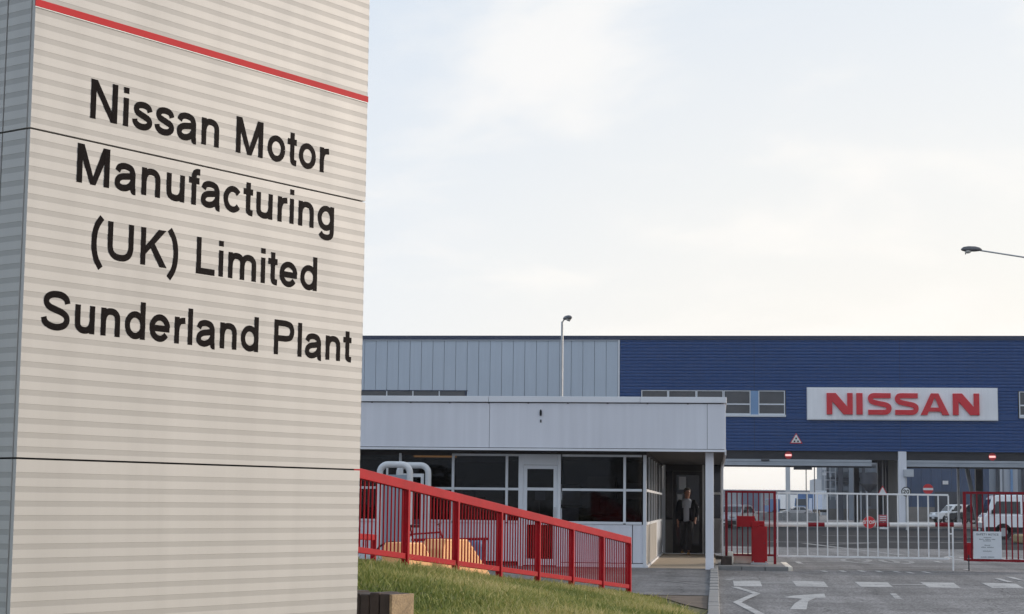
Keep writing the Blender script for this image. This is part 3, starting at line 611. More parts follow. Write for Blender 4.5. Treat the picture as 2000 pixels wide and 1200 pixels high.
MB().box(-.47, -.45, YR - .09, YR - .031, .9, 1.3).build('handle', m_galv, edo)
P('notice_paper', m_paper, -.99, -.80, YR - .012, YR - .008, 1.75, 2.10); P('notice_paper', m_paper, -1.03, -.90, YR - .012, YR - .008, 1.42, 1.62); P('notice_paper', m_paper, -.98, -.82, YR - .012, YR - .008, .95, 1.0)
P('door_head', m_intd, -1.36, -.355, YR - .03, YR + .03, 2.255, 2.43)
P('door_post', m_frame, -.352, -.30, YR - .05, YR + .05, .02, 2.43)
P('rear_wall_panel', m_intd, -.298, -.07, YR - .02, YR + .03, .02, 2.43)
P('rear_wall_panel', m_grey, -.066, .20, YR - .02, YR + .03, .05, .92); P('window_sill', m_frame, -.066, .21, YR - .05, YR + .03, .923, .97)
P('window_frame', m_frame, .145, .20, YR - .03, YR + .03, .972, 2.43); P('window_transom', m_frame, -.066, .143, YR - .02, YR + .03, 1.62, 1.68); P('pane', m_glass, -.066, .143, YR, YR + .006, .972, 1.62); P('pane', m_glass, -.066, .143, YR, YR + .006, 1.68, 2.43)
P('porch_sun_screen', m_grey3, .165, .200, 45.4, YR - .04, -.02, .95)  # low wall and glazing added to cut the sun reaching the porch
for y_ in (45.4, 47.05, 48.66): P('side_mullion', m_frame, .160, .203, y_, y_ + .06, .955, 2.43)  # uprights of the added sun screen
for y_ in (45.465, 47.115): P('pane', m_glasst2, .180, .186, y_, y_ + 1.58, .955, 2.43)  # glazing of the added screen, lets part of the sun through
P('porch_floor', m_tile, SX + .04, .0, Y0 - .05, YR, -.16, .012)
P('floor_strip', m_brown, .004, .23, 40, YR, -.12, -.03)
P('corner_post', m_col, -.205, -.035, 37.03, 37.20, -.03, 2.414, bevel=.006)
# rooms
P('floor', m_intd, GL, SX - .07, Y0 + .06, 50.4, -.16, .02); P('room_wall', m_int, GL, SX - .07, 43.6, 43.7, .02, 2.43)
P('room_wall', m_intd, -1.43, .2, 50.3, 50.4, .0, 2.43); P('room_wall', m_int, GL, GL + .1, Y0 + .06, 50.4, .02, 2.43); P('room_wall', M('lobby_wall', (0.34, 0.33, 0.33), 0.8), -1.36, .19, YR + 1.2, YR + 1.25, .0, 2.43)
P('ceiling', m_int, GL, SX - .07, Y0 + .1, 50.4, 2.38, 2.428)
for x, l in ((-6.2, 1.1), (-2.9, .0)):
    if l: P('ceiling_lamp', m_warm, x - l / 2, x + l / 2, 39.4, 39.6, 2.33, 2.378)
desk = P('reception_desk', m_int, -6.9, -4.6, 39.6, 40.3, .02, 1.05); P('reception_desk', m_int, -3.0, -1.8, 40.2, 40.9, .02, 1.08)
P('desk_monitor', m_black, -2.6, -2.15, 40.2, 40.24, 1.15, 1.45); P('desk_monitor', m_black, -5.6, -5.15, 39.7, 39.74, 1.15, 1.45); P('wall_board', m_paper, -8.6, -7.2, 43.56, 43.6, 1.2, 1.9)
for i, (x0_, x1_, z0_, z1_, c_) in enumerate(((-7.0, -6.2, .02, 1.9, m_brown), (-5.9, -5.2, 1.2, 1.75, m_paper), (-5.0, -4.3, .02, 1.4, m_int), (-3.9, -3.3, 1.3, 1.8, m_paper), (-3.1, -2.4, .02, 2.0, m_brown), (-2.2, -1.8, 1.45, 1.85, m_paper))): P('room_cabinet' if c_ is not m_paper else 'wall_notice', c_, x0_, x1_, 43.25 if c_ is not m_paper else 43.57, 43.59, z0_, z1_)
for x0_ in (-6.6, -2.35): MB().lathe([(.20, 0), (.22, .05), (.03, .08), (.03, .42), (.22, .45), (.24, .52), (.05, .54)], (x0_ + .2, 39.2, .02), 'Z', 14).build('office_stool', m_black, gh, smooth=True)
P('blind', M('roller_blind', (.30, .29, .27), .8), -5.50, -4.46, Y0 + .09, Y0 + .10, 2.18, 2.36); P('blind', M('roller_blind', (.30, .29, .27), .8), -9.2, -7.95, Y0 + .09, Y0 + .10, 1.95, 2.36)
b = MB(); b.lathe([(.014, 0), (.026, .03), (.022, .10), (.008, .13)], (-3.62, Y0 - .735, 3.14), 'Z', 12); b.bar((-3.62, Y0 - .735, 3.24), (-3.62, Y0 - .70, 3.26), .012, .012)
tag(b.build('fascia_lamp', m_black, smooth=True), 'small black lamp fixed high on the grey gatehouse fascia', 'lamp')
P('bracket_mark', m_soffit, -3.635, -3.605, Y0 - .712, Y0 - .7005, 3.00, 3.06)

# ================================================================== THINGS BEHIND THE RAILING
def hoop(x0, x1, y, top, label, blue):
    ro = thing('hoop_frame', label, 'frame', ((x0 + x1) / 2, y, az(y)), group='tubular hoop frames'); r = .064; c = .16; zb_ = az(y)
    pts = [(x0, y, zb_), (x0, y, top - c)] + [(x0 + c - c * math.cos(R(a)), y, top - c + c * math.sin(R(a))) for a in (15, 30, 45, 60, 75, 90)] + [(x1 - c + c * math.sin(R(a)), y, top - c + c * math.cos(R(a))) for a in (0, 15, 30, 45, 60, 75, 90)] + [(x1, y, zb_)]
    MB().tube(pts, r, 14).build('hoop_tube', m_tube, ro, smooth=True)
    if blue:
        MB().box(x0 + .06, x1 - .06, y - .012, y + .012, zb_ + .12, top - .20).build('sheet_panel', M('blue_grey_sheet', (0.26, 0.31, 0.36), 0.35, var=0.06), ro, bevel=.004)
        for x in (x0 + .13, x1 - .17): MB().box(x, x + .035, y - .02, y + .02, top - .20, top - .06).build('hanger', m_tube, ro)
    else:
        f = MB()
        for a, b_ in ((x0 + .07, x0 + .13), (x1 - .15, x1 - .09)): f.box(a, b_, y - .02, y + .02, zb_ + .1, top - .17)
        for z0, z1 in ((top - .24, top - .17), (zb_ + .80, zb_ + .86), (zb_ + .1, zb_ + .17)): f.box(x0 + .13, x1 - .15, y - .0195, y + .0195, z0, z1)
        fo = f.build('leaf_frame', m_tube, ro); MB().box(x0 + .13, x1 - .15, y - .004, y + .004, zb_ + .86, top - .24).build('pane', m_glass, fo); MB().box(x0 + .13, x1 - .15, y - .008, y + .008, zb_ + .17, zb_ + .80).build('lower_sheet', m_tube, fo)
hoop(-6.58, -5.98, 34.5, 2.05, 'pale grey rounded tube hoop filled with a blue-grey sheet, nearer of two', True)
hoop(-6.50, -5.89, 36.2, 2.075, 'pale grey rounded tube hoop with a glazed leaf, close to the gatehouse windows', False)
def gritbin(label, loc, rzz, s):
    ro = thing('grit_bin', label, 'grit bin', loc, rzz, 'orange grit bins'); sx, sy, sz = s
    body = [(.04, 0), (.98, 0), (1.0, .24), (0, .36)]
    MB().prism([(u * sx, v * sz) for u, v in body], lambda u, v, d: (u, d, v), .02, sy - .02).build('bin_body', m_orange, ro, True, bevel=.015)
    lid = [(-.02, .375), (1.03, .255), (1.03, .30), (.60, .90), (.52, 1.0), (.06, 1.0), (-.02, .82)]
    MB().prism([(u * sx, v * sz) for u, v in lid], lambda u, v, d: (u, d, v), 0, sy).build('bin_lid', m_orange, ro, True, bevel=.02)
    for d in (.18, .5, .82): MB().prism([(u * sx, v * sz) for u, v in ((1.035, .31), (.61, .90), (.62, .93), (1.05, .32))], lambda u, v, q: (u, q, v), sy * d - .02, sy * d + .02).build('lid_rib', m_orange, ro, True)
    MB().box(sx * .99, sx * 1.02, sy * .4, sy * .6, sz * .16, sz * .22).build('hasp', m_galv, ro, True)
gritbin('larger orange grit bin with a steep sloping lid behind the red railing', (-4.28, 27.9, az(27.9)), R(58), (1.16, .45, .82))
gritbin('smaller orange grit bin nearer the second post of the red railing', (-4.36, 24.8, az(24.8)), R(58), (.80, .42, .83))
b = MB(); b.lathe([(.17, 0), (.20, .05), (.215, .5), (.22, .52), (.19, .60), (.05, .63)], (-4.63, 34.2, az(34.2)), 'Z', 18)
tag(b.build('waste_drum', m_bluebin, smooth=True), 'small blue plastic drum standing behind the orange bins', 'drum')
# bicycle leaning by a low rack
def bicycle():
    ro = thing('bicycle', 'dark red bicycle leaning by the rack behind the orange bins', 'bicycle', (-5.25, 31.6, az(31.6)), R(8)); W_ = .33
    for x in (-.52, .52):
        wl = MB().tube([(x + W_ * math.cos(R(a)), 0, W_ + W_ * math.sin(R(a))) for a in range(0, 360, 15)], .017, 6, closed=True).build('wheel', m_black, ro, True, smooth=True)
        sp = MB()
        for a in range(0, 180, 20): sp.tube([(x + .32 * math.cos(R(a)), 0, W_ + .32 * math.sin(R(a))), (x - .32 * math.cos(R(a)), 0, W_ - .32 * math.sin(R(a)))], .002, 4)
        sp.build('spokes', m_galv, wl, True)
    f = MB()
    for a, b_ in (((-.52, 0, .33), (-.05, 0, .30)), ((-.52, 0, .33), (-.17, 0, .82)), ((-.05, 0, .30), (-.20, 0, .92)), ((-.17, 0, .80), (.33, 0, .84)), ((-.05, 0, .30), (.35, 0, .76)), ((.32, 0, .92), (.52, 0, .33))): f.tube([a, b_], .016, 8)
    f.build('bike_frame', m_red2, ro, True); MB().tube([(.30, -.28, .98), (.34, -.15, 1.0), (.32, 0, .95), (.34, .15, 1.0), (.30, .28, .98)], .013, 8).build('handlebar', m_black, ro, True); MB().prism([(-.34, 0), (-.32, .08), (-.02, .02), (-.02, -.02), (-.32, -.08)], lambda u, v, d: (u, v, d), .92, .97).build('saddle', m_black, ro, True, bevel=.01)
    MB().tube([(-.05, -.09, .18), (-.05, -.09, .30), (-.05, .09, .30), (-.05, .09, .42)], .01, 6).build('crank', m_galv, ro, True)
bicycle()
rk = thing('cycle_rack', 'low dark red tubular rack standing beyond the orange bins', 'cycle rack', (-4.9, 32.6, az(32.6)))
MB().tube([(-5.6, 32.6, .62), (-4.15, 32.6, .66)], .025, 8).build('rack_rail', m_red2, rk)
for x in (-5.5, -5.05, -4.25): MB().tube([(x, 32.6, -.09), (x, 32.6, .64)], .03, 8).build('rack_leg', m_red2, rk)

# ================================================================== GATES AND BARRIER
YG = 40.40
g1 = thing('fixed_gate_panel', 'red barred gate panel beside the grey gatehouse corner', 'gate', (.8, YG, .03))
def tubebox(name, mat, a, b_, w, parent): return MB().bar(a, b_, w, w, up=(0, 1, 0) if abs(a[2] - b_[2]) > .1 else (0, 0, 1)).build(name, mat, parent, bevel=.004)
tubebox('gate_post', m_red2, (.245, YG, .03), (.245, YG, 1.66), .06, g1); tubebox('gate_post', m_red2, (1.325, YG, .03), (1.325, YG, 1.66), .06, g1)
tubebox('top_rail', m_red2, (.276, YG, 1.635), (1.294, YG, 1.635), .05, g1); tubebox('bottom_rail', m_red2, (.276, YG, .225), (1.294, YG, .225), .045, g1)
for i in range(1, 9):
    x = .245 + 1.08 * i / 9; MB().bar((x, YG + .0, .248), (x, YG, 1.61), .026, .026, up=(0, 1, 0)).build('gate_bar', m_red2, g1)
g2 = thing('swing_gate', 'long white barred swing gate closed across the road', 'gate', (1.40, YG, .1))
xa, xb = 1.385, 5.15; slope = .02
tubebox('top_rail', m_gwhite, (xa, YG, 1.622), (xb, YG, 1.61), .040, g2); tubebox('bottom_rail', m_gwhite, (xa, YG, .215), (xb, YG, .205), .040, g2)
for i in range(18):
    x = xa + (xb - xa) * i / 17; MB().bar((x, YG, .236), (x, YG, 1.60), .030 if i in (0, 17) else .026, .026, up=(0, 1, 0)).build('gate_bar', m_gwhite, g2)
MB().bar((5.235, YG, -.055), (5.235, YG, .90), .032, .032, up=(0, 1, 0)).build('drop_bolt', m_gwhite, g2); MB().box(5.165, 5.22, YG - .015, YG + .015, .74, .77).build('bolt_bracket', m_gwhite, g2); MB().box(5.165, 5.22, YG - .015, YG + .015, .24, .27).build('bolt_bracket', m_gwhite, g2)
for z in (.5, 1.4): MB().box(1.352, 1.372, YG - .02, YG + .02, z, z + .08).build('hinge', m_galv, g2)
g3 = thing('swing_gate', 'dark red barred gate leaf carrying the white notice board', 'gate', (6.5, YG, .1))
x3 = 5.50; x4 = 8.9
tubebox('gate_stile', m_red2, (x3, YG, .17), (x3, YG, 1.69), .065, g3); tubebox('gate_stile', m_red2, (x4, YG, -.06), (x4, YG, 1.75), .09, g3)
tubebox('top_rail', m_red2, (x3 + .034, YG, 1.665), (x4 - .046, YG, 1.675), .055, g3); tubebox('bottom_rail', m_red2, (x3 + .034, YG, .185), (x4 - .046, YG, .165), .055, g3)
for i in range(1, 27):
    x = x3 + .125 * i + .02
    if x < x4 - .06: MB().bar((x, YG, .212), (x, YG, 1.637), .040 if i == 1 else .028, .028, up=(0, 1, 0)).build('gate_bar', m_red2, g3)
MB().box(x3 + .036, x3 + .122, YG - .02, YG + .02, .22, .56).build('lock_plate', m_cab, g3)
MB().bar((x3 + .07, YG - .03, -.055), (x3 + .07, YG - .03, .30), .024, .024, up=(0, 1, 0)).build('drop_bolt', m_lintel, g3)
# notice board hung on the leaf
nbd = thing('notice_board', 'white notice board with small grey lettering fixed to the dark red gate', 'notice board', (6.0, YG - .05, .2))
nx0, nx1, nz0, nz1 = 5.675, 6.285, .215, .815
MB().box(nx0, nx1, YG - .045, YG - .03, nz0, nz1).build('board', M('notice_white', (0.66, 0.68, 0.70), 0.5, var=0.04, vs=4), nbd, bevel=.003)
fnN = lambda u, v, d: (u, YG - .0455 + d, v); m_ink = M('grey_ink', (0.16, 0.17, 0.18), 0.7, var=0.0)
wdt = text_width('SAFETY NOTICE', .044); letters('SAFETY NOTICE', (nx0 + nx1) / 2 - wdt / 2, nz1 - .085, .044, fnN, m_ink, nbd, False, w=.2, th=.0012)
for z, ws in ((.675, [.16]), (.635, [.10, .12, .09]), (.60, [.18]), (.505, [.13]), (.46, [.10, .15]), (.375, [.20]), (.245, [.12, .15])):
    tot_w = sum(ws) + .025 * (len(ws) - 1); x = (nx0 + nx1) / 2 - tot_w / 2
    for w_ in ws:
        k = 0.0
        while k < w_ - .012:
            MB().box(x + k, x + k + .013, YG - .0472, YG - .0455, z, z + random.choice((.016, .022, .020))).build('print_mark', m_ink, nbd); k += .021
        x += w_ + .025
# rising-arm barrier
br = thing('rising_barrier', 'red cabinet road barrier with a white and red lowered arm', 'barrier', (.97, YG - .2, .03))
MB().box(.80, 1.145, YG - .34, YG - .06, .028, .87).build('cabinet', m_cab, br, bevel=.015)
MB().box(.78, 1.165, YG - .36, YG - .04, .028, .07).build('base_plate', m_galv, br)
MB().box(.815, 1.09, YG - .33, YG - .07, .872, .99).build('pivot_head', m_cab, br, bevel=.02)
MB().box(.47, .875, YG - .30, YG - .335, .855, 1.095).build('counterweight', m_cab, br, bevel=.01); MB().box(.80, .96, YG - .365, YG - .338, .86, .97).build('counterweight_arm', m_cab, br, bevel=.008)
for x in (.83, 1.115): MB().lathe([(.014, 0), (.014, .03), (.006, .032)], (x, YG - .35, .07), 'Z', 8).build('anchor_bolt', m_galv, br)
MB().box(.835, 1.11, YG - .3425, YG - .3405, .13, .80).build('access_door', m_cab, br, bevel=.002); MB().lathe([(.012, 0), (.012, .01)], (1.085, YG - .352, .5), 'Y', 8).build('door_lock', m_lintel, br)
xs = [1.06, 2.04, 2.44, 3.57, 3.87, 4.87, 5.28, 5.46]
YA = YG + .16
for i, (a, b_) in enumerate(zip(xs[:-1], xs[1:])):
    zA, zB = .905 + .012 * (a - 1.06), .905 + .012 * (b_ - 1.06); r = .048
    MB().tube([(a, YA, zA), (b_, YA, zB)], r if i % 2 == 0 else r - .001, 14).build('arm_section' if i % 2 == 0 else 'red_band', m_white if i % 2 == 0 else m_red2, br, smooth=True)
MB().box(1.02, 1.10, YG - .06, YA, .87, .94).build('arm_shaft', m_lintel, br)
sg = thing('stop_disc', 'round red disc reading STOP fixed to the barrier arm', 'sign', (3.42, YA - .06, .99))
MB().lathe([(.128, 0), (.128, .012)], (3.42, YA - .072, .985), 'Y', 28).build('disc', m_signred, sg)
MB().lathe([(.136, 0), (.136, .010)], (3.42, YA - .0595, .985), 'Y', 28).build('disc_rim', M('pink_rim', (.6, .25, .25), .5), sg)
w_ = text_width('STOP', .072); letters('STOP', 3.42 - w_ / 2, .952, .072, lambda u, v, d: (u, YA - .0722 + d, v), m_white, sg, False, w=.21, th=.002)

# ================================================================== FACTORY
YF = 129.8
fb = thing('factory_building', 'huge blue and grey clad factory with a drive-through opening', 'building', (0, YF, 0))
def F(name, mat, x0, x1, y0, y1, z0, z1, parent=fb, bevel=0.0): return MB().box(x0, x1, y0, y1, z0, z1).build(name, mat, parent, bevel=bevel)
XL, XR_, ZT, DEP = -45.0, 46.0, 13.72, 14.0
rib_p = .236
def clad(x0, x1, z0, z1):
    b = MB(); rows = [(z0, 0)]; k = math.ceil(z0 / rib_p)
    while k * rib_p < z1 - .01:
        z = k * rib_p
        for dz, o in ((0, 0.0), (.03, .035), (.085, .035), (.115, 0.0)):
            if z0 < z + dz < z1: rows.append((z + dz, o))
        k += 1
    rows.append((z1, 0))
    for (za, oa), (zb_, ob) in zip(rows[:-1], rows[1:]): b.add([(x0, YF + oa, za), (x1, YF + oa, za), (x1, YF + ob, zb_), (x0, YF + ob, zb_)], [(0, 1, 2, 3)])
    b.add([(x0, YF + .1, z0), (x1, YF + .1, z0), (x1, YF + .1, z1), (x0, YF + .1, z1)], [(0, 1, 2, 3)]); b.add([(x0, YF, z0), (x1, YF, z0), (x1, YF + .1, z0), (x0, YF + .1, z0)], [(0, 1, 2, 3)])
    return b.build('blue_cladding', m_blue, fb)
BX = [-6.98, 2.83, 13.26, 23.7, 34.1, XR_]
for a, b_ in zip(BX[:-1], BX[1:]): clad(a + .012, b_ - .012, 9.76, 13.43); clad(a + .012, b_ - .012, 5.38, 7.80)
for a, b_ in ((-6.98, -5.42), (5.09, 13.248), (13.272, 21.55), (32.6, 34.09), (34.11, XR_)): clad(a + .012, b_ - .012, 7.802, 9.758)
for x in BX[1:-1]: F('cladding_joint', m_bluetrim, x - .012, x + .012, YF + .02, YF + .1, 5.38, 13.43)
F('roof_trim', m_bluetrim, XL, XR_, YF - .06, YF + .4, 13.432, 13.74, bevel=.02); F('roof', m_fgrey, XL, XR_, YF + .4, YF + DEP, 13.5, 13.7)
F('gutter', m_rail, -30, -7.1, YF - .09, YF - .062, 13.36, 13.43)
# grey panels
x = -7.10; F('corner_flashing', m_grey3, -7.11, -6.99, YF - .05, YF + .1, 0, 13.43); x = -7.12; gp = {}
while x > -44.2:
    low = 9.66 if x <= -18.2 else 0.0
    key = low
    if key not in gp:
        gp[key] = F('grey_panel', m_fgrey, x - .85, x - .012, YF - .015, YF + .08, low, 13.36, bevel=.012); gp[key]['_x'] = x
    else: share(gp[key], 'grey_panel', fb, (x - gp[key]['_x'], rng.uniform(-.006, .006), 0))
    x -= .8622
for q in gp.values(): del q['_x']
F('backing_wall', m_bluetrim, XL, -7.0, YF + .09, YF + .3, 0, 13.4); F('lower_wall', m_fgrey, XL, -18.3, YF - .01, YF + .08, 0, 8.0)
F('window_head', m_bluetrim, XL, -18.25, YF - .05, YF + .05, 9.60, 9.655)
for i in range(13):
    xa_ = -18.40 - i * 1.98; wn = MB()
    wn.box(xa_ - .05, xa_ + .03, YF - .03, YF + .06, 8.0, 9.6); wn.box(xa_ - 1.95, xa_ - .05, YF - .02, YF + .06, 8.0, 8.08); wn.box(xa_ - 1.95, xa_ - .05, YF - .02, YF + .06, 8.75, 8.80)
    wo = wn.build('window', m_bluetrim if i == 0 else m_frame, fb); MB().box(xa_ - 1.95, xa_ - .05, YF + .03, YF + .04, 8.08, 9.6).build('pane', m_fglass, wo)
# blue-part windows
def window(x0, x1, z0=7.98, z1=9.72, mid=8.73):
    b = MB(); w = .07
    b.box(x0, x0 + w, YF - .05, YF + .08, z0, z1); b.box(x1 - w, x1, YF - .05, YF + .08, z0, z1); b.box(x0 + w, x1 - w, YF - .049, YF + .079, z1 - .05, z1); b.box(x0 + w, x1 - w, YF - .049, YF + .079, z0, z0 + .08); b.box(x0 + w, x1 - w, YF - .045, YF + .078, mid - .05, mid + .05)
    o = b.build('window', m_frame, fb); MB().box(x0 + w, x1 - w, YF + .03, YF + .04, z0 + .08, mid - .05).build('pane', m_fglass, o); MB().box(x0 + w, x1 - w, YF + .03, YF + .04, mid + .05, z1 - .05).build('pane', m_fglass, o)
for a, b_ in ((-5.39, -3.43), (-3.42, -1.375), (-1.365, .59), (.61, 2.56), (3.12, 5.04), (21.62, 23.5), (23.55, 25.5), (25.55, 27.5), (28.0, 30.0), (30.05, 32.0)): window(a, b_)
for a, b_ in ((2.57, 3.11), (27.51, 27.99)): F('spandrel_strip', m_lblue, a, b_, YF - .01, YF + .09, 7.98, 9.72)
F('window_sill', m_frame, -5.42, 5.10, YF - .12, YF + .05, 7.815, 7.975, bevel=.01); F('window_sill', m_frame, 21.6, 32.1, YF - .12, YF + .05, 7.815, 7.975, bevel=.01)
F('window_backing', m_intd, -5.42, 5.08, YF + .105, YF + .2, 7.8, 9.76); F('window_backing', m_intd, 21.56, 32.6, YF + .105, YF + .2, 7.8, 9.76)
# drive-through: lintel, shutter tracks, soffit, piers
F('soffit', m_soffit, -6.9, XR_, YF + .12, YF + DEP, 5.385, 5.6)
F('lintel', m_lintel, -6.9, XR_, YF + .25, YF + .7, 4.76, 5.383)
for a, b_ in ((-6.9, 11.2), (13.66, XR_)):
    for z0, z1, o in ((4.58, 4.755, .10), (4.44, 4.575, .14), (4.30, 4.435, .10)): F('shutter_track', m_rail, a, b_, YF + o, YF + .62, z0, z1, bevel=.01)
    F('track_seal', m_lintel, a, b_, YF + .2, YF + .6, 4.19, 4.297)
F('shutter_motor', m_lintel, 5.65, 6.95, YF + .1, YF + .7, 4.02, 4.188); F('track_bracket', m_lintel, 3.3, 3.9, YF + .02, YF + .099, 4.62, 4.74)
F('gate_column', m_col, 13.07, 13.65, YF - .02, YF + .55, -.06, 5.376, bevel=.02)
F('column_base', m_kerb, 12.95, 13.75, YF - .12, YF + .7, -.06, .06, bevel=.02)
F('pier_wall', m_brown, 13.10, 13.55, YF + .56, YF + 8, -.06, 5.38)
F('inner_column', m_fard, 13.0, 13.55, YF + 8.6, YF + 9.2, -.06, 5.38); F('inner_column', m_fard, 13.05, 13.6, YF + 11.2, YF + 12.4, -.06, 5.38); F('inner_column', m_fard, 12.8, 13.5, YF + 13.3, YF + 14, -.06, 5.38)
F('inner_column', m_fard, 10.95, 11.35, YF + 13.4, YF + 14.0, -.06, 5.38)
F('left_wall', m_blue, -6.9, -6.6, YF + .3, YF + DEP, -.06, 5.38); F('rear_lintel', m_lintel, -6.9, XR_, YF + DEP - .5, YF + DEP, 4.9, 5.38); F('rear_wall', m_farb, XL, XR_, YF + DEP, YF + DEP + .2, 5.4, 13.5)
F('inner_column', m_fard, 20.35, 20.9, YF + 13, YF + 13.6, -.06, 5.38); F('inner_post', m_frame, 18.95, 19.12, YF + 13.2, YF + 13.4, -.06, 5.38)
MB().bar((19.6, YF + 13.5, 5.3), (20.5, YF + 13.5, .5), .22, .3).build('inner_brace', m_rail, fb)
# company sign on the wall
ns = thing('wall_sign', 'white rectangular wall sign with large red NISSAN letters on blue cladding', 'sign', (13.35, YF - .2, 7.7))
MB().box(6.65, 20.06, YF - .20, YF - .035, 7.66, 9.92).build('sign_panel', M('sign_white', (0.88, 0.87, 0.88), 0.45, var=0.05, vs=0.4, streak=0.04), ns, bevel=.02)
MB().box(6.60, 20.11, YF - .17, YF - .034, 7.61, 9.97).build('sign_tray', m_grey3, ns)
fnL = lambda u, v, d: (8.003 + (u - 712) / 994 * 10.80, YF - .20 + d, 8.0 + (570 - v) / 140 * 1.553)
Nn = [(712, 570), (712, 430), (772, 430), (847, 518), (847, 430), (883, 430), (883, 570), (823, 570), (749, 484), (749, 570)]
def slet(x0): return cat([(x0 + 149, 446), (x0 + 90, 446), (x0 + 35, 446), (x0 + 20, 454), (x0 + 17, 468), (x0 + 24, 482), (x0 + 42, 490), (x0 + 80, 498), (x0 + 116, 506), (x0 + 134, 516), (x0 + 138, 531), (x0 + 131, 546), (x0 + 112, 554), (x0 + 60, 554), (x0 + 2, 554)], 3)
for sh in (0, 822):
    MB().prism([(u + sh, v) for u, v in Nn], fnL, -.16, -.002).build('letter', m_logored, ns, bevel=.015)
MB().prism([(907, 570), (907, 430), (948, 430), (948, 570)], fnL, -.16, -.002).build('letter', m_logored, ns, bevel=.015)
for x0 in (982, 1158): MB().stroke(slet(x0), 32, fnL, -.16, -.002).build('letter', m_logored, ns)
b = MB(); b.prism([(1326, 570), (1393, 430), (1417, 430), (1417, 456), (1368, 570)], fnL, -.16, -.002); b.prism([(1417, 430), (1441, 430), (1510, 570), (1466, 570), (1417, 456)], fnL, -.1595, -.002); b.prism([(1388, 522), (1446, 522), (1457, 548), (1377, 548)], fnL, -.157, -.002)
b.build('letter', m_logored, ns)
# small signs and lamps over the opening
ts = thing('warning_triangle', 'white and red warning triangle on the blue cladding above the opening', 'sign', (5.82, YF - .05, 5.9))
MB().prism([(5.36, 5.90), (6.28, 5.90), (5.82, 6.66)], lambda u, v, d: (u, YF + d, v), -.05, -.02).build('triangle_border', m_signred, ts)
MB().prism([(5.46, 5.96), (6.18, 5.96), (5.82, 6.56)], lambda u, v, d: (u, YF + d, v), -.056, -.0505).build('triangle_face', m_white, ts)
for x_, z_ in ((5.82, 6.25), (5.70, 6.04), (5.95, 6.04)): MB().box(x_ - .06, x_ + .06, YF - .060, YF - .0565, z_ - .05, z_ + .07).build('symbol', m_black, ts)
for x_, lab in ((5.27, 'small round red no entry sign under the blue cladding, left opening'), (19.71, 'small round red no entry sign under the blue cladding, right opening')):
    o = thing('no_entry_sign', lab, 'sign', (x_, YF + .1, 4.8), group='no entry signs over the openings')
    MB().lathe([(.27, 0), (.27, .03)], (x_, YF + .205, 5.06), 'Y', 24).build('disc', m_signred, o); MB().box(x_ - .22, x_ + .22, YF + .196, YF + .2045, 4.99, 5.13).build('lit_bar', m_redlight, o)
bx = thing('control_box', 'grey metal box fixed to the white gate column', 'box', (13.9, YF - .2, 3.6))
MB().box(13.42, 14.12, YF - .27, YF - .03, 3.56, 4.10).build('enclosure', m_farp, bx, bevel=.02); MB().box(13.46, 14.08, YF - .282, YF - .271, 3.60, 4.06).build('box_door', m_farp, bx, bevel=.01); MB().tube([(13.6, YF - .1, 3.56), (13.6, YF - .1, .0)], .03, 6).build('conduit', m_galv, bx)

# ================================================================== STREET LAMPS
def lamp(label, x, y, top, arm, tilt, rz_):
    ro = thing('street_lamp', label, 'street lamp', (x, y, -.06), rz_, 'tall street lamps')
    MB().tube([(0, 0, 0), (0, 0, 1.2)], .09, 12).build('base_section', m_galv, ro, True, smooth=True); MB().tube([(0, 0, 1.2), (0, 0, top)], .075, 12, r1=.05).build('pole', m_galv, ro, True, smooth=True)
    MB().tube([(0, 0, top - .05), (arm * .5, 0, top + tilt * .6), (arm, 0, top + tilt)], .027, 8).build('arm', m_galv, ro, True, smooth=True)
    h = MB(); prof = [(0, .03), (.08, .075), (.22, .105), (.45, .11), (.62, .085), (.70, .03)]; n = 12; vs = []
    for u, hw in prof:
        for j in range(n):
            a = 2 * math.pi * j / n; vs.append((arm + u - .05, hw * 1.25 * math.cos(a), top + tilt + .02 + hw * (1.15 if math.sin(a) > 0 else .6) * math.sin(a)))
    k = len(prof); h.add(vs, [(i * n + j, i * n + (j + 1) % n, (i + 1) * n + (j + 1) % n, (i + 1) * n + j) for i in range(k - 1) for j in range(n)] + [tuple(range(n)), tuple((k - 1) * n + j for j in range(n))])
    ho = h.build('lamp_head', m_lampd, ro, True, smooth=True)
    b = MB(); b.lathe([(.12, 0), (.11, -.05), (.06, -.09), (.02, -.10)], (arm + .42, 0, top + tilt - .008), 'Z', 14); b.build('bowl', m_lens, ho, True, smooth=True)
    MB().lathe([(.02, 0), (.02, -.05)], (arm + .50, 0, top + tilt - .09), 'Z', 8).build('sensor', m_lampd, ho, True)
lamp('pale street lamp rising behind the gatehouse roof with a short arm', -6.46, 74.5, 9.10, .25, .07, R(-62))
lamp('street lamp on a long arm reaching in from the right edge', 12.3, 61.3, 9.50, 3.35, .62, R(180 + 6))

# ================================================================== ROAD SIGNS BEYOND THE GATE
def roundsign(label, x, y, z, r, kind):
    ro = thing('road_sign', label, 'sign', (x, y, -.06)); MB().tube([(x, y + .05, -.06), (x, y + .05, z + r * .5)], .05, 8).build('post', m_galv, ro)
    MB().lathe([(r, 0), (r, .02)], (x, y - .02, z), 'Y', 28).build('plate', m_signred if kind == 'entry' else m_black, ro)
    if kind == 'entry': MB().box(x - r * .95, x + r * .95, y - .03, y - .021, z - r * .20, z + r * .22).build('white_bar', m_white, ro)
    else:
        MB().lathe([(r * .80, 0), (r * .80, .004)], (x, y - .0245, z), 'Y', 28).build('face', m_white, ro)
        letters('20', x - text_width('20', .26) / 2, z - .13, .26, lambda u, v, d: (u, y - .0247 + d, v), m_black, ro, False, w=.2, th=.004, name='digit')
roundsign('round white speed sign with black ring and number 20 beside the white column', 12.15, 116, 2.38, .31, 'speed')
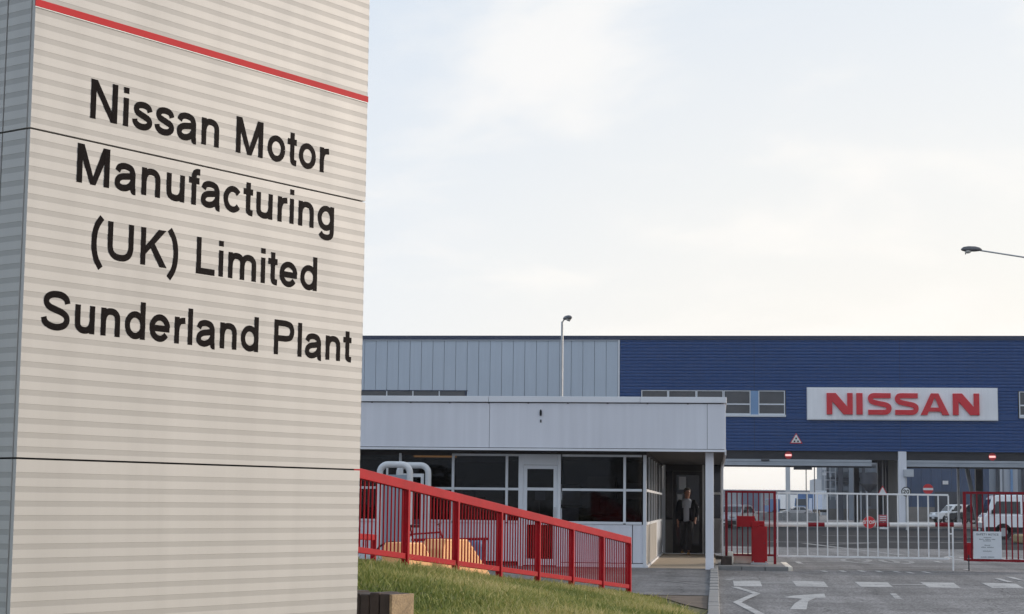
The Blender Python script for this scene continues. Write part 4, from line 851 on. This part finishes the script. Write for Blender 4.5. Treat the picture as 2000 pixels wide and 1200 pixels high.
roundsign('round red no entry sign with white bar on a post beyond the white gate', 14.00, 120, 2.60, .34, 'entry')
o = thing('road_sign', 'white warning triangle on a post with a small red plate beyond the stop disc', 'sign', (10.9, 118, -.06))
MB().tube([(10.88, 118.05, -.06), (10.88, 118.05, 2.6)], .04, 8).build('post', m_galv, o); MB().prism([(10.50, 2.15), (11.20, 2.15), (10.85, 2.78)], lambda u, v, d: (u, 118 + d, v), -.03, 0).build('triangle_border', m_signred, o)
MB().prism([(10.585, 2.20), (11.115, 2.20), (10.85, 2.68)], lambda u, v, d: (u, 118 + d, v), -.036, -.0305).build('triangle_face', m_white, o); MB().box(10.55, 11.15, 117.96, 118.0, .42, .88).build('red_plate', M('faded_red_plate', (.45, .10, .12), .6), o)
for z in (.50, .62, .74): MB().box(10.65, 11.05, 117.952, 117.959, z, z + .05).build('plate_line', m_white, o)
MB().box(10.65, 11.15, 117.8, 118.3, -.06, .06).build('foot_block', m_white, o, bevel=.03)

# ================================================================== VEHICLES
def vehicle(name, label, cat_, loc, rzz, L_, W_, lower, green, paint, wheels, wr, win, group=None, dark_low=None, extra=None):
    """lower / green: side outlines (x forward, z); win: list of side-window polygons; tumblehome on the cabin"""
    ro = thing(name, label, cat_, loc, rzz, group); hw = W_ / 2; fn = lambda u, v, d: (u, d, v)
    MB().prism(lower, fn, -hw, hw).build('body', paint, ro, True, bevel=.06, seg=3)
    zb_ = min(v for _, v in green); zt = max(v for _, v in green)
    def inset(v): return .02 + .16 * (v - zb_) / (zt - zb_) * (.6 if zt > 1.9 else 1.0)
    b = MB(); n = len(green); b.add([(u, -(hw - inset(v)), v) for u, v in green] + [(u, (hw - inset(v)), v) for u, v in green], [tuple(range(n - 1, -1, -1)), tuple(range(n, 2 * n))] + [(i, (i + 1) % n, n + (i + 1) % n, n + i) for i in range(n)])
    cab = b.build('cabin', paint, ro, True, bevel=.05, seg=3)
    for s in (-1, 1):
        for poly in win: MB().add([(u, s * (hw - inset(v) + .006), v) for u, v in poly] + [(u, s * (hw - inset(v) - .02), v) for u, v in poly], [tuple(range(len(poly))), tuple(range(2 * len(poly) - 1, len(poly) - 1, -1))]).build('side_window', m_cglass, cab, True)
    # windscreens lie on the raked ends of the cabin outline
    for i in range(n):
        (u0_, v0), (u1, v1) = green[i], green[(i + 1) % n]
        if abs(v1 - v0) > .35:
            a = Vector((u0_, v0)); c = Vector((u1, v1)); lo, hi = a.lerp(c, .10), a.lerp(c, .90); nn = Vector(((c - a).y, -(c - a).x)).normalized()
            mid_u = sum(u for u, _ in green) / n; nn = nn if (nn.x > 0) == ((u0_ + u1) / 2 > mid_u) else -nn
            lo += nn * .008; hi += nn * .008
            b = MB(); b.add([(lo.x, -(hw - inset(lo.y) - .09), lo.y), (lo.x, (hw - inset(lo.y) - .09), lo.y), (hi.x, (hw - inset(hi.y) - .09), hi.y), (hi.x, -(hw - inset(hi.y) - .09), hi.y)], [(0, 1, 2, 3)]); b.build('windscreen', m_cglass, cab, True)
    for x_ in wheels:
        for s in (-1, 1):
            wl = MB().lathe([(wr * .62, -.10), (wr * .95, -.10), (wr, -.06), (wr, .06), (wr * .95, .10), (wr * .62, .10)], (x_, s * (hw - .09), wr), 'Y', 22).build('wheel', m_black, ro, True, smooth=True)
            MB().lathe([(wr * .60, -.112), (wr * .60, .112)], (x_, s * (hw - .09), wr), 'Y', 16).build('rim', m_galv, wl, True)
            MB().lathe([(wr * 1.16, -.02), (wr * 1.16, .012)], (x_, s * hw - .0 * s, wr + .02), 'Y', 22).build('wheel_arch', m_black, ro, True)
    xf = max(u for u, _ in lower); xr = min(u for u, _ in lower); zl = [v for u, v in lower]; zm = (min(zl) + max(zl)) / 2 + .08
    for s in (-1, 1):
        MB().box(xf - .12, xf + .008, s * hw * .62 - .16, s * hw * .62 + .16, zm, zm + .15).build('headlight', m_lens, ro, True, bevel=.02); MB().box(xr - .008, xr + .1, s * hw * .78 - .1, s * hw * .78 + .1, zm, zm + .24).build('tail_light', m_lamp_r, ro, True, bevel=.02)
        MB().box(.0, .14, s * (hw + .10) - .09, s * (hw + .10) + .09, zb_ + .04, zb_ + .22).build('wing_mirror', m_black, ro, True, bevel=.03).location = (max(u for u, v in green if v == zb_) - .35, 0, 0)
    MB().box(xf - .10, xf + .04, -hw * .96, hw * .96, min(zl) - .02, min(zl) + .20).build('bumper', dark_low or m_black, ro, True, bevel=.03); MB().box(xr - .04, xr + .10, -hw * .96, hw * .96, min(zl) - .02, min(zl) + .20).build('bumper', dark_low or m_black, ro, True, bevel=.03)
    MB().box(xf + .041, xf + .05, -.26, .26, min(zl) + .05, min(zl) + .16).build('number_plate', m_white, ro, True)
    if dark_low:
        for s in (-1, 1): MB().box(xr + .1, xf - .1, s * hw - .02, s * hw + .012, min(zl) - .01, min(zl) + .24).build('side_skirt', dark_low, ro, True)
    return ro
# white minibus behind the red gate, nose to the left
vehicle('minibus', 'white minibus with dark windows standing behind the dark red gate', 'minibus', (14.95, 85.2, -.06), R(180), 5.2, 1.95,
        [(-2.6, .32), (2.60, .32), (2.64, .75), (2.60, 1.05), (2.50, 1.14), (-2.6, 1.14)], [(-2.58, 1.13), (2.48, 1.13), (2.22, 1.90), (2.02, 2.03), (-2.50, 2.06)], m_carw, (-1.5, 1.75), .33,
        [[(2.28, 1.18), (2.02, 1.74), (.95, 1.74), (.95, 1.18)], [(.85, 1.18), (.85, 1.74), (-.55, 1.74), (-.55, 1.18)], [(-.65, 1.18), (-.65, 1.74), (-2.35, 1.74), (-2.35, 1.18)]], dark_low=m_black)
suv_low = [(-2.2, .42), (2.2, .42), (2.24, .78), (2.14, 1.02), (1.05, 1.12), (-2.2, 1.12)]; suv_g = [(-2.16, 1.11), (1.06, 1.11), (.55, 1.72), (.35, 1.80), (-2.02, 1.82)]
suv_w = [[(.72, 1.17), (.34, 1.68), (-.25, 1.68), (-.25, 1.17)], [(-.35, 1.17), (-.35, 1.68), (-1.1, 1.68), (-1.1, 1.17)], [(-1.2, 1.17), (-1.2, 1.68), (-1.85, 1.68), (-1.95, 1.17)]]
vehicle('off_roader', 'white boxy off-roader parked beyond the gate near the blue wall', 'car', (22.3, 170, -.06), R(200), 4.4, 1.8, suv_low, suv_g, m_carw, (-1.35, 1.35), .38, suv_w)
vehicle('parked_car', 'black car parked in front of the white off-roader', 'car', (22.2, 158, -.06), R(185), 4.3, 1.8, suv_low, suv_g, m_card, (-1.35, 1.35), .36, suv_w)
car_low = [(-2.1, .28), (2.1, .28), (2.14, .60), (1.95, .84), (1.0, .96), (-1.7, .98), (-2.12, .92)]; car_g = [(-1.95, .95), (1.05, .95), (.30, 1.42), (.05, 1.48), (-1.0, 1.49), (-1.45, 1.42)]
car_w = [[(.70, .99), (.18, 1.36), (-.35, 1.38), (-.35, .99)], [(-.45, .99), (-.45, 1.38), (-1.05, 1.38), (-1.5, .99)]]
vehicle('parked_car', 'silver hatchback seen through the red gate panel by the gatehouse', 'car', (1.25, 115, -.06), R(250), 4.1, 1.7, car_low, car_g, m_cars, (-1.3, 1.3), .31, car_w)
vehicle('parked_car', 'pale car far off between the lamp posts beyond the gate', 'car', (11.6, 262, -.06), R(190), 4.1, 1.7, car_low, car_g, m_cars, (-1.3, 1.3), .31, car_w)
def truck(label, loc, rzz, box_mat, cab_mat, L_=8.0, H_=4.0):
    ro = thing('box_truck', label, 'truck', loc, rzz, 'trucks far beyond the gate'); MB().box(-L_ / 2, L_ / 2 - 2.1, -1.25, 1.25, 1.05, H_).build('cargo_box', box_mat, ro, True, bevel=.04)
    MB().prism([(L_ / 2 - 2.0, .5), (L_ / 2, .5), (L_ / 2, 1.6), (L_ / 2 - .3, 2.8), (L_ / 2 - 2.0, 2.8)], lambda u, v, d: (u, d, v), -1.15, 1.15).build('cab', cab_mat, ro, True, bevel=.05)
    MB().add([(L_ / 2 + .02, -1.0, 1.65), (L_ / 2 + .02, 1.0, 1.65), (L_ / 2 - .26, 1.0, 2.68), (L_ / 2 - .26, -1.0, 2.68)], [(0, 1, 2, 3)]).build('windscreen', m_cglass, ro, True); MB().box(-L_ / 2 + .2, L_ / 2 - .2, -.5, .5, .6, 1.04).build('chassis', m_black, ro, True)
    for x_ in (-L_ / 2 + 1.4, L_ / 2 - 1.1):
        for s in (-1, 1): MB().lathe([(.48, -.14), (.48, .14)], (x_, s * 1.05, .48), 'Y', 16).build('wheel', m_black, ro, True)
truck('white box truck far away beside the grey pipe structure', (18.2, 300, -.06), R(165), M('truck_white', (.62, .64, .68), .5, var=.04), m_carw, 7.0, 4.15)
truck('blue truck far away left of the white box truck', (14.6, 285, -.06), R(250), m_carb, m_carb, 7.0, 3.5)
truck('blue and white truck far away behind the white gate bars', (12.3, 320, -.06), R(200), m_carw, m_carb, 7.0, 3.6)

# ================================================================== FAR SITE
def far(name, label, cat_, loc): return thing(name, label, cat_, loc)
pp = far('pipe_structure', 'grey steel pipe structure with columns, ducts and a hopper beyond the opening', 'plant structure', (15, 205, -.06)); YP = 205
def Q(name, mat, x0, x1, y0, y1, z0, z1): return MB().box(x0, x1, y0, y1, z0, z1).build(name, mat, pp)
for x_, w, mt in ((12.6, .25, m_fard), (13.9, .55, m_fard), (15.1, .75, m_far), (16.6, .3, m_fard), (18.2, .4, m_far), (19.4, .3, m_fard)): Q('column', mt, x_, x_ + w, YP, YP + .5, -.06, 9)
for z, mt in ((3.3, m_far), (4.3, m_fard), (5.4, m_far), (6.6, m_far)): Q('beam', mt, 12.6, 19.7, YP + .55, YP + .9, z, z + .45)
for z, r in ((3.9, .35), (5.0, .42), (6.2, .30)): MB().tube([(13.2, YP + 1.6, z), (20.5, YP + 1.6, z)], r, 12).build('duct', m_far, pp, smooth=True)
MB().lathe([(1.0, 2.2), (1.0, .9), (.16, .0), (.16, -1.6)], (17.35, YP + .1, 3.1), 'Z', 16).build('hopper', m_fard, pp, smooth=True)
for z in (2.6, 3.4, 4.4, 5.3): Q('gantry_rail', m_farp, 12.3, 13.6, YP - .3, YP - .25, z, z + .07)
for x_ in (12.32, 12.95, 13.55): Q('gantry_post', m_farp, x_, x_ + .06, YP - .3, YP - .25, 2.2, 7.2)
for x_ in (16.0, 16.35, 17.0, 18.7): Q('pipe_riser', m_farp, x_, x_ + .12, YP - .2, YP - .05, -.06, 3.2)
Q('cladding_screen', m_far, 12.9, 21.0, YP + 3.0, YP + 3.2, 1.1, 9.0); Q('low_wall', m_brown, 12.8, 21, YP + 2.4, YP + 2.8, -.06, 1.2)
h2 = far('far_hall', 'dull blue clad hall with a small pale sign behind the right opening', 'building', (24, 200, -.06))
b = MB(); xx = 20.4
while xx < 31.2: MB().box(xx, xx + 1.08, 200 + (.0 if int(xx * 10) % 2 else .03), 200.3, -.06, 12).build('wall_panel', m_farb, h2); xx += 1.1
MB().box(20.4, 31.2, 199.85, 199.98, -.06, 1.5).build('base_band', m_brown, h2); MB().box(24.9, 25.5, 199.8, 199.84, 4.0, 4.4).build('sign_plate', m_white, h2); MB().box(24.0, 27.2, 199.8, 199.84, .9, 3.2).build('roller_door', m_fard, h2)
MB().tube([(21.8, 199.7, 6.2)] + [(21.8 + 1.2 * math.sin(R(a)), 199.7, 5.0 + 1.2 * math.cos(R(a))) for a in range(0, 100, 12)] + [(23.0, 199.7, 1.6)], .22, 10).build('duct_pipe', m_far, h2, smooth=True)
h3 = far('far_hall', 'pale grey clad hall with downpipes behind the white minibus', 'building', (34, 182, -.06)); xx = 27.3
while xx < 48: MB().box(xx, xx + 1.36, 182 + rng.uniform(0, .03), 182.4, -.06, 13).build('wall_panel', m_farp if int(xx) % 3 else m_far, h3); xx += 1.38
for x_, mt in ((27.9, m_fard), (28.25, m_farp), (29.3, m_lblue), (30.4, m_fard)): MB().box(x_, x_ + .22, 181.75, 181.98, -.06, 13).build('downpipe', mt, h3)
sb = far('far_stepped_building', 'pale stepped building far beyond the opening', 'building', (20, 330, -.06))
MB().box(18.0, 19.35, 330, 345, -.06, 6.5).build('low_block', m_farp, sb); MB().box(19.36, 21.6, 330, 345, -.06, 10.5).build('high_block', m_far, sb)
for z in (7.2, 8.2, 9.2): MB().box(19.5, 21.4, 329.9, 329.99, z, z + .5).build('window_strip', m_farp, sb)
tw_ = far('far_mast', 'pale slim tower far beyond the opening, left of the lamp posts', 'tower', (10.5, 262, -.06)); MB().box(10.2, 10.86, 262, 262.7, -.06, 9.2).build('shaft', m_farp, tw_, bevel=.03); MB().box(10.1, 10.95, 261.9, 262.8, 9.2, 9.4).build('cap', m_far, tw_); MB().box(10.1, 10.95, 261.9, 262.8, -.06, .5).build('foot', m_kerb, tw_)
for x_, y_, h_ in ((12.05, 240, 6.9), (13.7, 250, 8.0), (18.6, 290, 8.4)):
    o = thing('far_lamp_post', {12.05: 'thin lamp post with a side arm beyond the opening, leftmost', 13.7: 'thin straight lamp post beyond the opening, the middle one', 18.6: 'thin lamp post above the white box truck'}[x_], 'lamp post', (x_, y_, -.06), 0, 'far lamp posts'); MB().tube([(x_, y_, -.06), (x_, y_, h_)], .07, 8).build('pole', m_lampd, o); MB().box(x_ - .05, x_ + 1.0, y_ - .06, y_ + .06, h_ - .05, h_ + .05).build('arm', m_lampd, o)
fs_ = far('far_shed', 'long low blue-grey shed on the far side of the site', 'building', (0, 560, -.06)); xx = -70
while xx < 40: MB().box(xx, xx + 5.9, 560, 575, -.06, 6.2).build('wall_panel', m_farb if int(xx / 6) % 2 else m_far, fs_); xx += 6
MB().box(-70, 40, 559.5, 576, 6.21, 6.6).build('roof', m_far, fs_)
ct = far('concrete_barrier', 'long pale concrete barrier along the far site road', 'barrier', (0, 180, -.06))
for i in range(9): MB().prism([(-.25, -.06), (.25, -.06), (.10, .75), (-.10, .75)], lambda u, v, d: (d, 190 + u - (d + 20) * .3, v), -22 + i * 3.6, -22 + i * 3.6 + 3.56).build('barrier_block', m_kerb, ct)
for x_, y_, w, l in ((2.5, 210, 8, 26), (8, 155, 3.0, 3.2)):
    pass
b = MB(); b.box(-4, 11.5, 225, 262, -.055, .09); tag(b.build('traffic_island', M('island_grass', (.12, .12, .06), .95, var=.2)), kind='structure')
b = MB(); b.box(12.2, 22, 72.5, 75.5, -.055, .30); tag(b.build('straw_verge', m_straw, bevel=.08), kind='structure')

# ================================================================== PERSON
def skin(verts, edges, name, mats, parent, sub=2, root=0, post=None):
    me = bpy.data.meshes.new(name); me.from_pydata([v[:3] for v in verts], edges, []); o = bpy.data.objects.new(name, me); C.objects.link(o)
    o.modifiers.new('s', 'SKIN'); sm = o.modifiers.new('u', 'SUBSURF'); sm.levels = sub; sm.render_levels = sub
    if not me.skin_vertices: bpy.context.view_layer.objects.active = o
    for i, v in enumerate(verts):
        sv = me.skin_vertices[0].data[i]; r = v[3]; sv.radius = r if isinstance(r, tuple) else (r, r); sv.use_root = (i == root)
    dg = bpy.context.evaluated_depsgraph_get(); dg.update(); nm = bpy.data.meshes.new_from_object(o.evaluated_get(dg)); bpy.data.objects.remove(o)
    nm.name = name; nm.materials.clear(); nm.materials.append(mats); nm.polygons.foreach_set('use_smooth', [True] * len(nm.polygons))
    r_ = bpy.data.objects.new(name, nm); C.objects.link(r_)
    if parent is not None: r_.parent = parent
    return r_
def person():
    ro = thing('person', 'person in open navy jacket, grey T-shirt and charcoal trousers stepping out of the gatehouse entrance', 'person', (-.76, 47.75, .012), R(-4))
    # faces the camera (-Y); head turned to image right (+X)
    bd = [(0, 0, .95, .12), (0, .0, 1.12, .125), (0, .01, 1.30, .10), (0, .02, 1.43, .06), (0, .01, 1.48, .065), (.01, -.005, 1.53, .062),
          (.015, -.015, 1.58, (.072, .085)), (.02, -.012, 1.66, (.086, .104)), (.02, -.005, 1.73, (.066, .080)),
          (-.17, .02, 1.38, .040), (-.25, .05, 1.13, .043), (-.235, -.01, .90, .033), (.17, .02, 1.38, .040), (.27, .06, 1.14, .043), (.235, -.06, .96, .033),
          (-.09, 0, .90, .085), (-.11, -.01, .50, .055), (-.13, .22, .12, .040), (.09, 0, .90, .085), (.095, -.16, .52, .055), (.07, -.22, .09, .040),
          (-.235, -.03, .83, (.022, .035)), (.23, -.10, .90, (.022, .035))]
    ed_ = [(0, 1), (1, 2), (2, 3), (3, 4), (4, 5), (5, 6), (6, 7), (7, 8), (2, 9), (9, 10), (10, 11), (2, 12), (12, 13), (13, 14), (0, 15), (15, 16), (16, 17), (0, 18), (18, 19), (19, 20), (11, 21), (14, 22)]
    fing = []
    for hnd, s in ((21, 1), (22, 1)):
        hx, hy, hz = bd[hnd][:3]; fy = -.02 if hnd == 21 else -.06; fz = -.07 if hnd == 21 else -.05
        for q, (off, ln) in enumerate(((-.022, .9), (-.008, 1.05), (.008, 1.0), (.022, .8))):
            a = len(bd); bd += [(hx + off * .5, hy + off + fy * .3, hz - .035, .010), (hx + off * .5 + .006, hy + off + fy * .6 * ln, hz - .035 + fz * .55 * ln, .0085), (hx + off * .5 + .015, hy + off + fy * ln, hz - .035 + fz * ln, .0075)]
            ed_ += [(hnd, a), (a, a + 1), (a + 1, a + 2)]
        a = len(bd); sx_ = 1 if hnd == 21 else -1
        bd += [(hx + sx_ * .022, hy - .035, hz - .005, .011), (hx + sx_ * .030, hy - .055, hz - .035, .009)]; ed_ += [(hnd, a), (a, a + 1)]
    body = skin(bd, ed_, 'body', m_skin, ro, 2)
    # face: nose, brow, ears, eyes and mouth on the turned head
    hc = Vector((.02, -.012, 1.645)); fd = Vector((.62, -.78, 0)).normalized(); sdv = Vector((fd.y, -fd.x, 0))
    f = MB(); f.add([hc + fd * .090 + Vector((0, 0, .035)), hc + fd * .090 + sdv * .014 + Vector((0, 0, -.012)), hc + fd * .090 - sdv * .014 + Vector((0, 0, -.012)), hc + fd * .118 + Vector((0, 0, -.008))], [(0, 1, 3), (0, 3, 2), (1, 2, 3), (0, 2, 1)]); f.build('nose', m_skin, body, True)
    for s in (-1, 1):
        MB().lathe([(.002, -.004), (.011, 0), (.002, .005)], hc + fd * .088 + sdv * (s * .030) + Vector((0, 0, .022)), 'Y', 10).build('eye', m_black, body, True); MB().lathe([(.004, -.010), (.026, -.004), (.024, .006), (.006, .010)], hc + sdv * (s * .082) - fd * .01, 'X', 10).build('ear', m_skin, body, True)
    MB().bar(hc + fd * .093 + sdv * .022 + Vector((0, 0, -.045)), hc + fd * .093 - sdv * .022 + Vector((0, 0, -.045)), .006, .010).build('mouth', M('lips', (.28, .09, .08), .6), body, True)
    hb = MB(); nu, nv = 20, 12; hvv = []
    for j in range(nv + 1):
        th = math.pi * (j / nv) * .74
        for i in range(nu):
            ph = 2 * math.pi * i / nu; d3 = Vector((math.sin(th) * math.cos(ph), math.sin(th) * math.sin(ph), math.cos(th))); fr = d3.x * fd.x + d3.y * fd.y
            rr_ = 1.0 + .05 * math.sin(ph * 5 + j) * math.sin(th) - (.22 if (fr > .35 and d3.z < .45) else 0)
            hvv.append((.02 - fd.x * .012 + d3.x * .100 * rr_, -.012 - fd.y * .012 + d3.y * .104 * rr_, 1.675 + d3.z * .112 * rr_))
    hb.add(hvv, [(j * nu + i, j * nu + (i + 1) % nu, (j + 1) * nu + (i + 1) % nu, (j + 1) * nu + i) for j in range(nv) for i in range(nu)] + [tuple(range(nv * nu, nv * nu + nu))])
    hb.build('hair', m_hair, ro, True, smooth=True)
    skin([(0, -.012, .84, (.150, .115)), (0, -.012, 1.12, (.160, .120)), (0, -.002, 1.30, (.175, .130)), (0, .010, 1.45, (.15, .10)), (0, .012, 1.50, (.072, .075))], [(0, 1), (1, 2), (2, 3), (3, 4)], 'tshirt', m_shirt, ro, 2)
    # jacket: two open front halves with the sleeves
    for s in (-1, 1):
        arm = [(-.195, .02, 1.42, .078), (-.255, .05, 1.13, .066), (-.240, -.005, .92, .056)] if s < 0 else [(.195, .02, 1.42, .078), (.275, .06, 1.14, .066), (.240, -.055, .975, .056)]
        jv = [(s * .135, .01, .86, (.110, .150)), (s * .135, .010, 1.10, (.112, .152)), (s * .138, .016, 1.30, (.108, .152)), (s * .115, .015, 1.455, (.090, .115))] + arm
        skin(jv, [(0, 1), (1, 2), (2, 3), (2, 4), (4, 5), (5, 6)], 'jacket_side', m_jacket, ro, 2, 1)
    skin([(0, .09, .90, (.14, .05)), (0, .10, 1.25, (.15, .05)), (0, .08, 1.46, (.10, .04))], [(0, 1), (1, 2)], 'jacket_back', m_jacket, ro, 2)
    skin([(0, 0, .98, (.15, .11)), (-.085, 0, .86, .108), (-.11, -.005, .50, .088), (-.13, .215, .13, .074), (.085, 0, .86, .108), (.095, -.155, .52, .088), (.07, -.215, .10, .074)], [(0, 1), (1, 2), (2, 3), (0, 4), (4, 5), (5, 6)], 'trousers', m_trous, ro, 2)
    for x_, y_, z_ in ((-.13, .23, .055), (.07, -.22, .030)): skin([(x_, y_ + .04, z_ + .02, (.042, .045)), (x_, y_ - .06, z_ + .008, (.046, .036)), (x_ - .005, y_ - .15, z_, (.040, .026))], [(0, 1), (1, 2)], 'shoe', m_shoe, ro, 2)
person()

# ================================================================== AIR
hzb = MB().box(-1260, 1260, -1260, 1860, -1.4, 15.2).build('haze', M('haze_surface', (1, 1, 1)))
hm_ = bpy.data.materials.new('haze_air'); hm_.use_nodes = True; hn = hm_.node_tree; hn.nodes.clear()
ho_ = hn.nodes.new('ShaderNodeOutputMaterial'); pv = hn.nodes.new('ShaderNodeVolumePrincipled'); pv.inputs['Color'].default_value = (0.93, 0.95, 1.0, 1); pv.inputs['Density'].default_value = 0.00020
hn.links.new(pv.outputs[0], ho_.inputs['Volume']); hzb.data.materials.clear(); hzb.data.materials.append(hm_)
tag(hzb, 'thin pale haze lying over the whole site', 'haze', kind='stuff')
